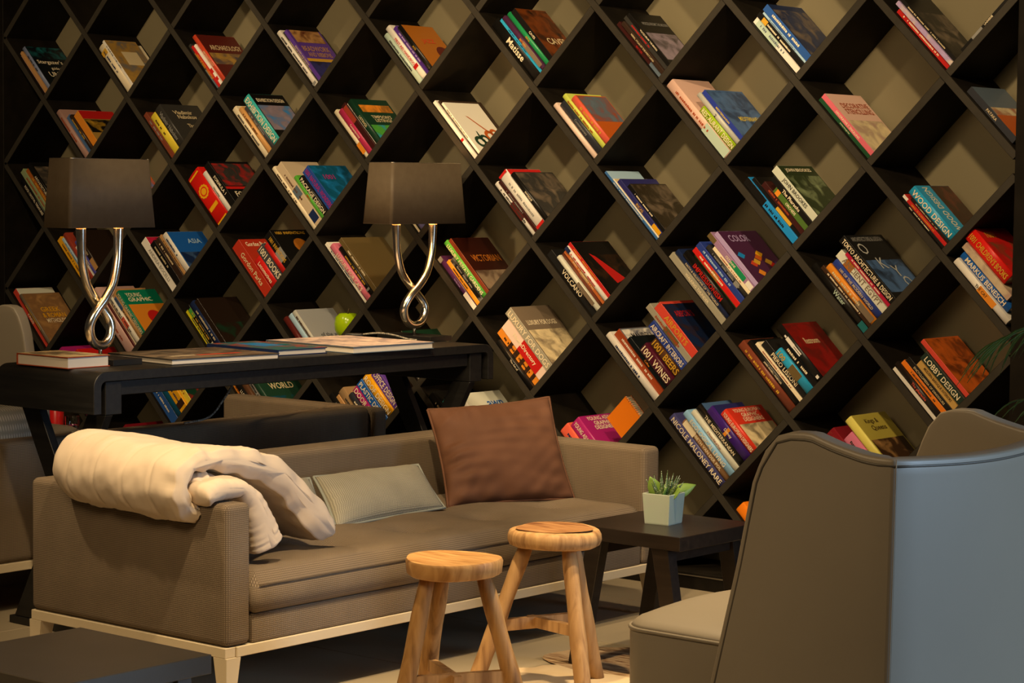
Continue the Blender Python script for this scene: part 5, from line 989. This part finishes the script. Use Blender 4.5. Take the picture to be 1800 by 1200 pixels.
def broad(pts, wds, m, nm='leaf'):
    V = []; F = []
    P = catmull(pts, 4)
    for i, p in enumerate(P):
        t = (P[min(i+1, len(P)-1)]-P[max(0, i-1)]).normalized(); s_ = t.cross(Vector((0, 0, 1))).normalized(); s_ = (s_*.45+t.cross(s_)*.9).normalized(); w = interp(i/(len(P)-1), [k/(len(wds)-1) for k in range(len(wds))], wds)
        V += [p-s_*w, p+Vector((0, 0, -.15*w)), p+s_*w]
    for i in range(len(P)-1):
        for k in (0, 1): F.append((3*i+k, 3*i+k+1, 3*i+k+4, 3*i+k+3))
    o = link(nm, mesh('leaf', V, F, True), m, pot); md = o.modifiers.new('thickness', 'SOLIDIFY'); md.thickness = .0012
    return o
for a, L, up in ((.95, .085, .032), (-2.2, .03, .06), (-1.0, .035, .03), (1.6, .04, .04), (2.6, .035, .045), (-.2, .05, .03)):
    d_ = Vector((math.cos(a), math.sin(a), 0))
    broad([d_*.012+Vector((0, 0, .066)), d_*(.012+L*.5)+Vector((0, 0, .075+up*.4)), d_*(.012+L)+Vector((0, 0, .07+up))], [.014, .021, .017, .001], WRAP, 'wrap_leaf')

# ------------------------------------------------------------------ wing armchairs
def build_armchair(label, group='taupe leather wing armchairs'):
    """front faces -x; local origin under the near (low y) rear corner"""
    root = thing('armchair', label, 'armchair', (0, 0, 0), 0, group)
    Wd = .62; zb = .13
    # near-side outline in (x,z): x measured from the rear corner, front is negative
    fz = [.0, .335, .569, .74, .792, .827, .844]; fx = [-.46, -.385, -.328, -.294, -.273, -.251, -.222]
    def xf(z): return interp(z, fz, fx)
    tx = [-.222, -.165, -.10, -.04, 0]; tz = [.844, .846, .829, .814, .811]
    def topz(x): return interp(x, tx, tz)
    def ytaper(z): return .012*(z/.8)
    V = []; F = []; nu, nv = 14, 22
    cols = []
    def side(y, sgn):
        out = []
        for i in range(nu+1):
            u = i/nu; col = []
            xt = -.222*(1-u)
            zt = topz(xt) if u > 0 else .835
            for j in range(nv+1):
                v = j/nv; z = zb+(zt-zb)*v; xx = xf(z)
                xx = xx if u > 0 else xx
                x = xx*(1-u)+ .010*(v-.5)*u*1.0
                bulge = .012*math.sin(math.pi*u)*math.sin(math.pi*min(1, v*1.05))
                col.append(Vector((x, y+sgn*bulge, z)))
            out.append(col)
        return out
    near = side(0, -1); far = side(Wd, 1)
    rear = []; nr = 22
    for i in range(1, nr):
        u = i/nr; col = []; zt = .811-.010*math.sin(math.pi*u)
        for j in range(nv+1):
            v = j/nv; z = zb+(zt-zb)*v
            col.append(Vector((.010*(v-.5)+.035*math.sin(math.pi*u)**.8, Wd*u, z)))
        rear.append(col)
    cols = near+rear+far[::-1]
    for c in cols: V += c
    m_ = nv+1
    for i in range(len(cols)-1):
        for j in range(nv): F.append((i*m_+j, i*m_+j+1, (i+1)*m_+j+1, (i+1)*m_+j))
    me = mesh('shell', V, F); smooth_angle(me, 42)
    sh = link('shell', me, LEATHER, root)
    md = sh.modifiers.new('thickness', 'SOLIDIFY'); md.thickness = .045; md.offset = 0
    # make sure padding grows to the inside only a little: centre the wall on the surface
    bv = sh.modifiers.new('soft_edge', 'BEVEL'); bv.width = .012; bv.segments = 3; bv.limit_method = 'ANGLE'; bv.angle_limit = R(50)
    rim = [near[0][j] for j in range(nv)]+[c[-1] for c in cols]+[far[0][j] for j in range(nv-1, -1, -1)]
    for y in (0, Wd):
        sg = -1 if y == 0 else 1
        link('seam', tube([p+Vector((.0185, sg*.0185, 0)) for p in (near if y == 0 else far)[-1]], .0012, 6), LEATHER, root)
    SEAM = mat('dark_piping', (.085, .07, .05), .5)
    off = []
    for k, c in enumerate(cols):
        p = c[-1]; side_n = Vector((0, -1, 0)) if k < len(near)-1 else (Vector((1, 0, 0)) if k < len(near)+nr-1 else Vector((0, 1, 0)))
        if k == len(near)-1: side_n = Vector((.7, -.7, 0))
        if k == len(near)+nr-1: side_n = Vector((.7, .7, 0))
        off.append(p+side_n*.0225+Vector((0, 0, -.014)))
    fr = [near[0][j]+Vector((.012, -.0225, 0)) for j in range(0, nv-1)]; fr2 = [far[0][j]+Vector((.012, .0225, 0)) for j in range(nv-2, -1, -1)]
    link('rim_piping', tube(fr+off+fr2, .0026, 6), SEAM, root)
    # seat: deep box cushion with rounded front and piping
    x0, x1, y0, y1, z0, z1 = -.645, -.03, .032, Wd-.032, .17, .405
    def outline(ins=0):
        pts = []; r = .07
        for k in range(9): a = R(180+90*k/8); pts.append((x0+r+r*math.cos(a), y0-.02+r+r*math.sin(a)))
        pts += [(-.37, y0-.02), (-.33, y0), (x1, y0), (x1, y1), (-.33, y1), (-.37, y1+.02)]
        for k in range(9): a = R(90+90*k/8); pts.append((x0+r+r*math.cos(a), y1+.02-r+r*math.sin(a)))
        for k in range(1, 6): u = k/6; pts.append((x0-.03*math.sin(math.pi*u), y1+.02-r+(y0-y1-.04+2*r)*u))
        cx = sum(p[0] for p in pts)/len(pts); cy = sum(p[1] for p in pts)/len(pts)
        return [(cx+(p[0]-cx)*(1-ins), cy+(p[1]-cy)*(1-ins)) for p in pts]
    rings = []
    for z, ins in ((z0, .10), (z0+.012, .035), (z0+.035, .008), (z1-.02, .0), (z1, .0)): rings.append([Vector((x, y, z)) for x, y in outline(ins)])
    link('seat', smooth_angle(loft(rings), 60), LEATHER, root)
    rings = [[Vector((x, y, z)) for x, y in outline(ins)] for z, ins in ((z1+.0005, .004), (z1+.010, .03), (z1+.018, .09), (z1+.026, .25), (z1+.030, .5), (z1+.031, .97))]
    link('seat_cushion', loft(rings), LEATHER, root)
    ol = [Vector((x, y, z1+.001)) for x, y in outline(0)]; link('piping', tube(ol+[ol[0]], .0042, 6), LEATHER, root)
    # plinth legs
    for lx, ly in ((-.54, .05), (-.54, Wd-.05), (-.07, .06), (-.07, Wd-.06)):
        link('leg', rbox(lx-.03, lx+.03, ly-.025, ly+.025, 0, .17, .003, 1), mat('walnut_leg', (.035, .018, .010), .4), root)
    return root
chair = build_armchair('taupe leather wing armchair with its back towards the window beside the stools')
chair.location = (5.735, -2.345, .0055)
chair2 = copy_tree(chair); chair2['label'] = 'taupe leather wing armchair beyond the far sofa near the shelf end'
chair2.location = (.79, -.72, 0); chair2.rotation_euler = (0, 0, R(180))

# ------------------------------------------------------------------ palm at the right
palm = thing('potted_palm', 'green palm with thin feathery fronds beside the bookshelf end', 'plant', (5.48, -.52, 0))
link('planter', lathe([(.001, 0), (.13, 0), (.16, .34), (.145, .34), (.001, .31)], 28), mat('planter_grey', (.06, .055, .05), .5), palm)
PLEAF = ramp_mat('palm_leaf', [(.025, .075, .02), (.06, .15, .045)], nscale=12, rough=.35, spec=.6)
PSTEM = mat('palm_stem', (.09, .10, .035), .5)
def frond(pts, n, L, seed):
    P = catmull(pts, 8); q = random.Random(seed)
    o = link('frond', tube(P, [.006*(1-.8*i/len(P)) for i in range(len(P))], 6), PSTEM, palm)
    V = []; F = []
    for k in range(n):
        s = .35+.65*k/(n-1); i = min(len(P)-2, int(s*(len(P)-1))); p = P[i]; t = (P[i+1]-P[i]).normalized()
        for sd in (-1, 1):
            b = t.cross(Vector((0, 0, 1))).normalized()*sd
            l = L*(.55+.45*math.sin(math.pi*min(1, (1.05-s)/.7)))*(.85+.3*q.random())
            dr = (b*.75+t*.65+Vector((0, 0, .18*q.random()))).normalized(); w = .0048
            pts_ = [p+dr*l*m/5+Vector((0, 0, -l*.55*(m/5)**2.2)) for m in range(6)]; n0 = len(V)
            up = dr.cross(b).normalized() if abs(dr.dot(b)) < .99 else Vector((0, 0, 1)); sv = dr.cross(Vector((0, 0, 1))).normalized()
            for m, pp in enumerate(pts_): ww = w*(1-(m/5)**2)*(1 if m else .5)+.0003; V += [pp-sv*ww, pp+sv*ww+Vector((0, 0, .001))]
            for m in range(5): F.append((n0+2*m, n0+2*m+1, n0+2*m+3, n0+2*m+2))
    lf = link('leaflets', mesh('leaflets', V, F, True), PLEAF, o); lf['kind'] = 'stuff'
    md = lf.modifiers.new('thickness', 'SOLIDIFY'); md.thickness = .0006
pl = palm.location
def rel(*a): return [Vector(p)-pl for p in a]
b0 = (5.48, -.52, .31)
frond(rel(b0, (5.44, -.55, .62), (5.36, -.59, .90), (5.20, -.64, .97), (5.05, -.68, .915)), 16, .21, 1)
frond(rel(b0, (5.43, -.55, .55), (5.34, -.58, .74), (5.24, -.61, .79), (5.10, -.63, .765)), 10, .14, 2)
frond(rel(b0, (5.46, -.52, .75), (5.40, -.56, 1.02), (5.30, -.60, 1.10), (5.20, -.63, 1.05)), 11, .16, 3)
frond(rel(b0, (5.52, -.50, .8), (5.60, -.54, 1.1), (5.75, -.58, 1.15), (5.9, -.62, 1.05)), 16, .2, 4)
frond(rel(b0, (5.50, -.46, .8), (5.54, -.40, 1.05), (5.60, -.30, 1.1), (5.66, -.18, 1.0)), 16, .2, 5)

# ------------------------------------------------------------------ cowhide rug under the stools
rug = thing('cowhide_rug', 'pale cowhide rug with brown patch under the wooden stools', 'rug', (4.78, -1.62, 0))
HIDE = ramp_mat('pale_cowhide', [(.24, .14, .07), (.44, .32, .19), (.56, .43, .27)], (1, 1, 1), 3, 9, rough=.9, bump=.5, bdist=.004, stops=[.25, .36, .5], spec=.1)
HIDEB = ramp_mat('brown_cowhide', [(.10, .045, .02), (.26, .155, .08), (.40, .28, .16)], (3, 14, 1), 4, 8, rough=.9, bump=.5, bdist=.004, distort=1.5, stops=[.32, .44, .58], spec=.1)
def blob(n, cx, cy, rx, ry, ph, z0, z1):
    pts = []
    for k in range(n):
        a = 2*math.pi*k/n; r_ = 1+.07*math.sin(2*a+ph)+.06*math.sin(3*a+2*ph)+.03*math.sin(7*a+ph)+.012*math.sin(29*a)+.008*math.sin(61*a)
        pts.append((cx+rx*r_*math.cos(a), cy+ry*r_*math.sin(a)))
    V = [(x, y, z0) for x, y in pts]+[(cx+(x-cx)*.985, cy+(y-cy)*.985, z1) for x, y in pts]
    return mesh('hide', V, [tuple(range(n, 2*n))]+[(k, (k+1) % n, (k+1) % n+n, k+n) for k in range(n)])
link('hide', blob(160, 0, 0, .84, .86, .4, .0005, .005), HIDE, rug)
link('brown_patch', blob(90, -.60, .56, .24, .20, 1.3, .0045, .0054), HIDEB, rug)

# ------------------------------------------------------------------ drinks on a low table behind the console
dt = thing('drinks_table', 'low round dark table holding a red can and a water glass', 'side table', (1.135, -.545, 0))
link('table_top', lathe([(.001, .333), (.14, .333), (.14, .350), (.001, .350)], 36), OAKD, dt); link('pedestal', lathe([(.001, .02), (.025, .02), (.025, .333), (.001, .333)], 16), OAKD, dt); link('foot', lathe([(.001, 0), (.12, 0), (.12, .02), (.001, .02)], 28), OAKD, dt)
gl = thing('goblet', 'clear stemmed glass half full of water beneath the console', 'glass', (1.189, -.60, .3502))
GLASS = mat('clear_glass', (.95, .97, .95), .02, **{'Transmission Weight': 1.0, 'IOR': 1.45})
link('glass_bowl', lathe([(.001, 0), (.024, 0), (.024, .003), (.005, .008), (.005, .016), (.020, .026), (.026, .05), (.027, .082), (.0255, .082), (.0245, .05), (.018, .028), (.001, .022)], 24), GLASS, gl)
link('water', lathe([(.001, .0235), (.017, .029), (.0235, .05), (.001, .05)], 20), mat('water', (.9, .95, .95), .02, **{'Transmission Weight': 1.0, 'IOR': 1.33}), gl)
cn = thing('drink_can', 'red drink can with white script beside the water glass', 'can', (1.092, -.60, .3502))
link('body', lathe([(.001, 0), (.024, 0), (.031, .006), (.031, .098), (.026, .108), (.001, .108)], 28), mat('can_red', (.55, .012, .012), .28, spec=.6), cn)
link('lid', lathe([(.001, .107), (.025, .1075), (.0265, .111), (.025, .1115), (.023, .109), (.001, .109)], 28), TRIMM, cn)
link('base_rim', lathe([(.023, -.0), (.0245, .0005), (.0315, .0065), (.0315, .016), (.030, .016)], 28), TRIMM, cn)
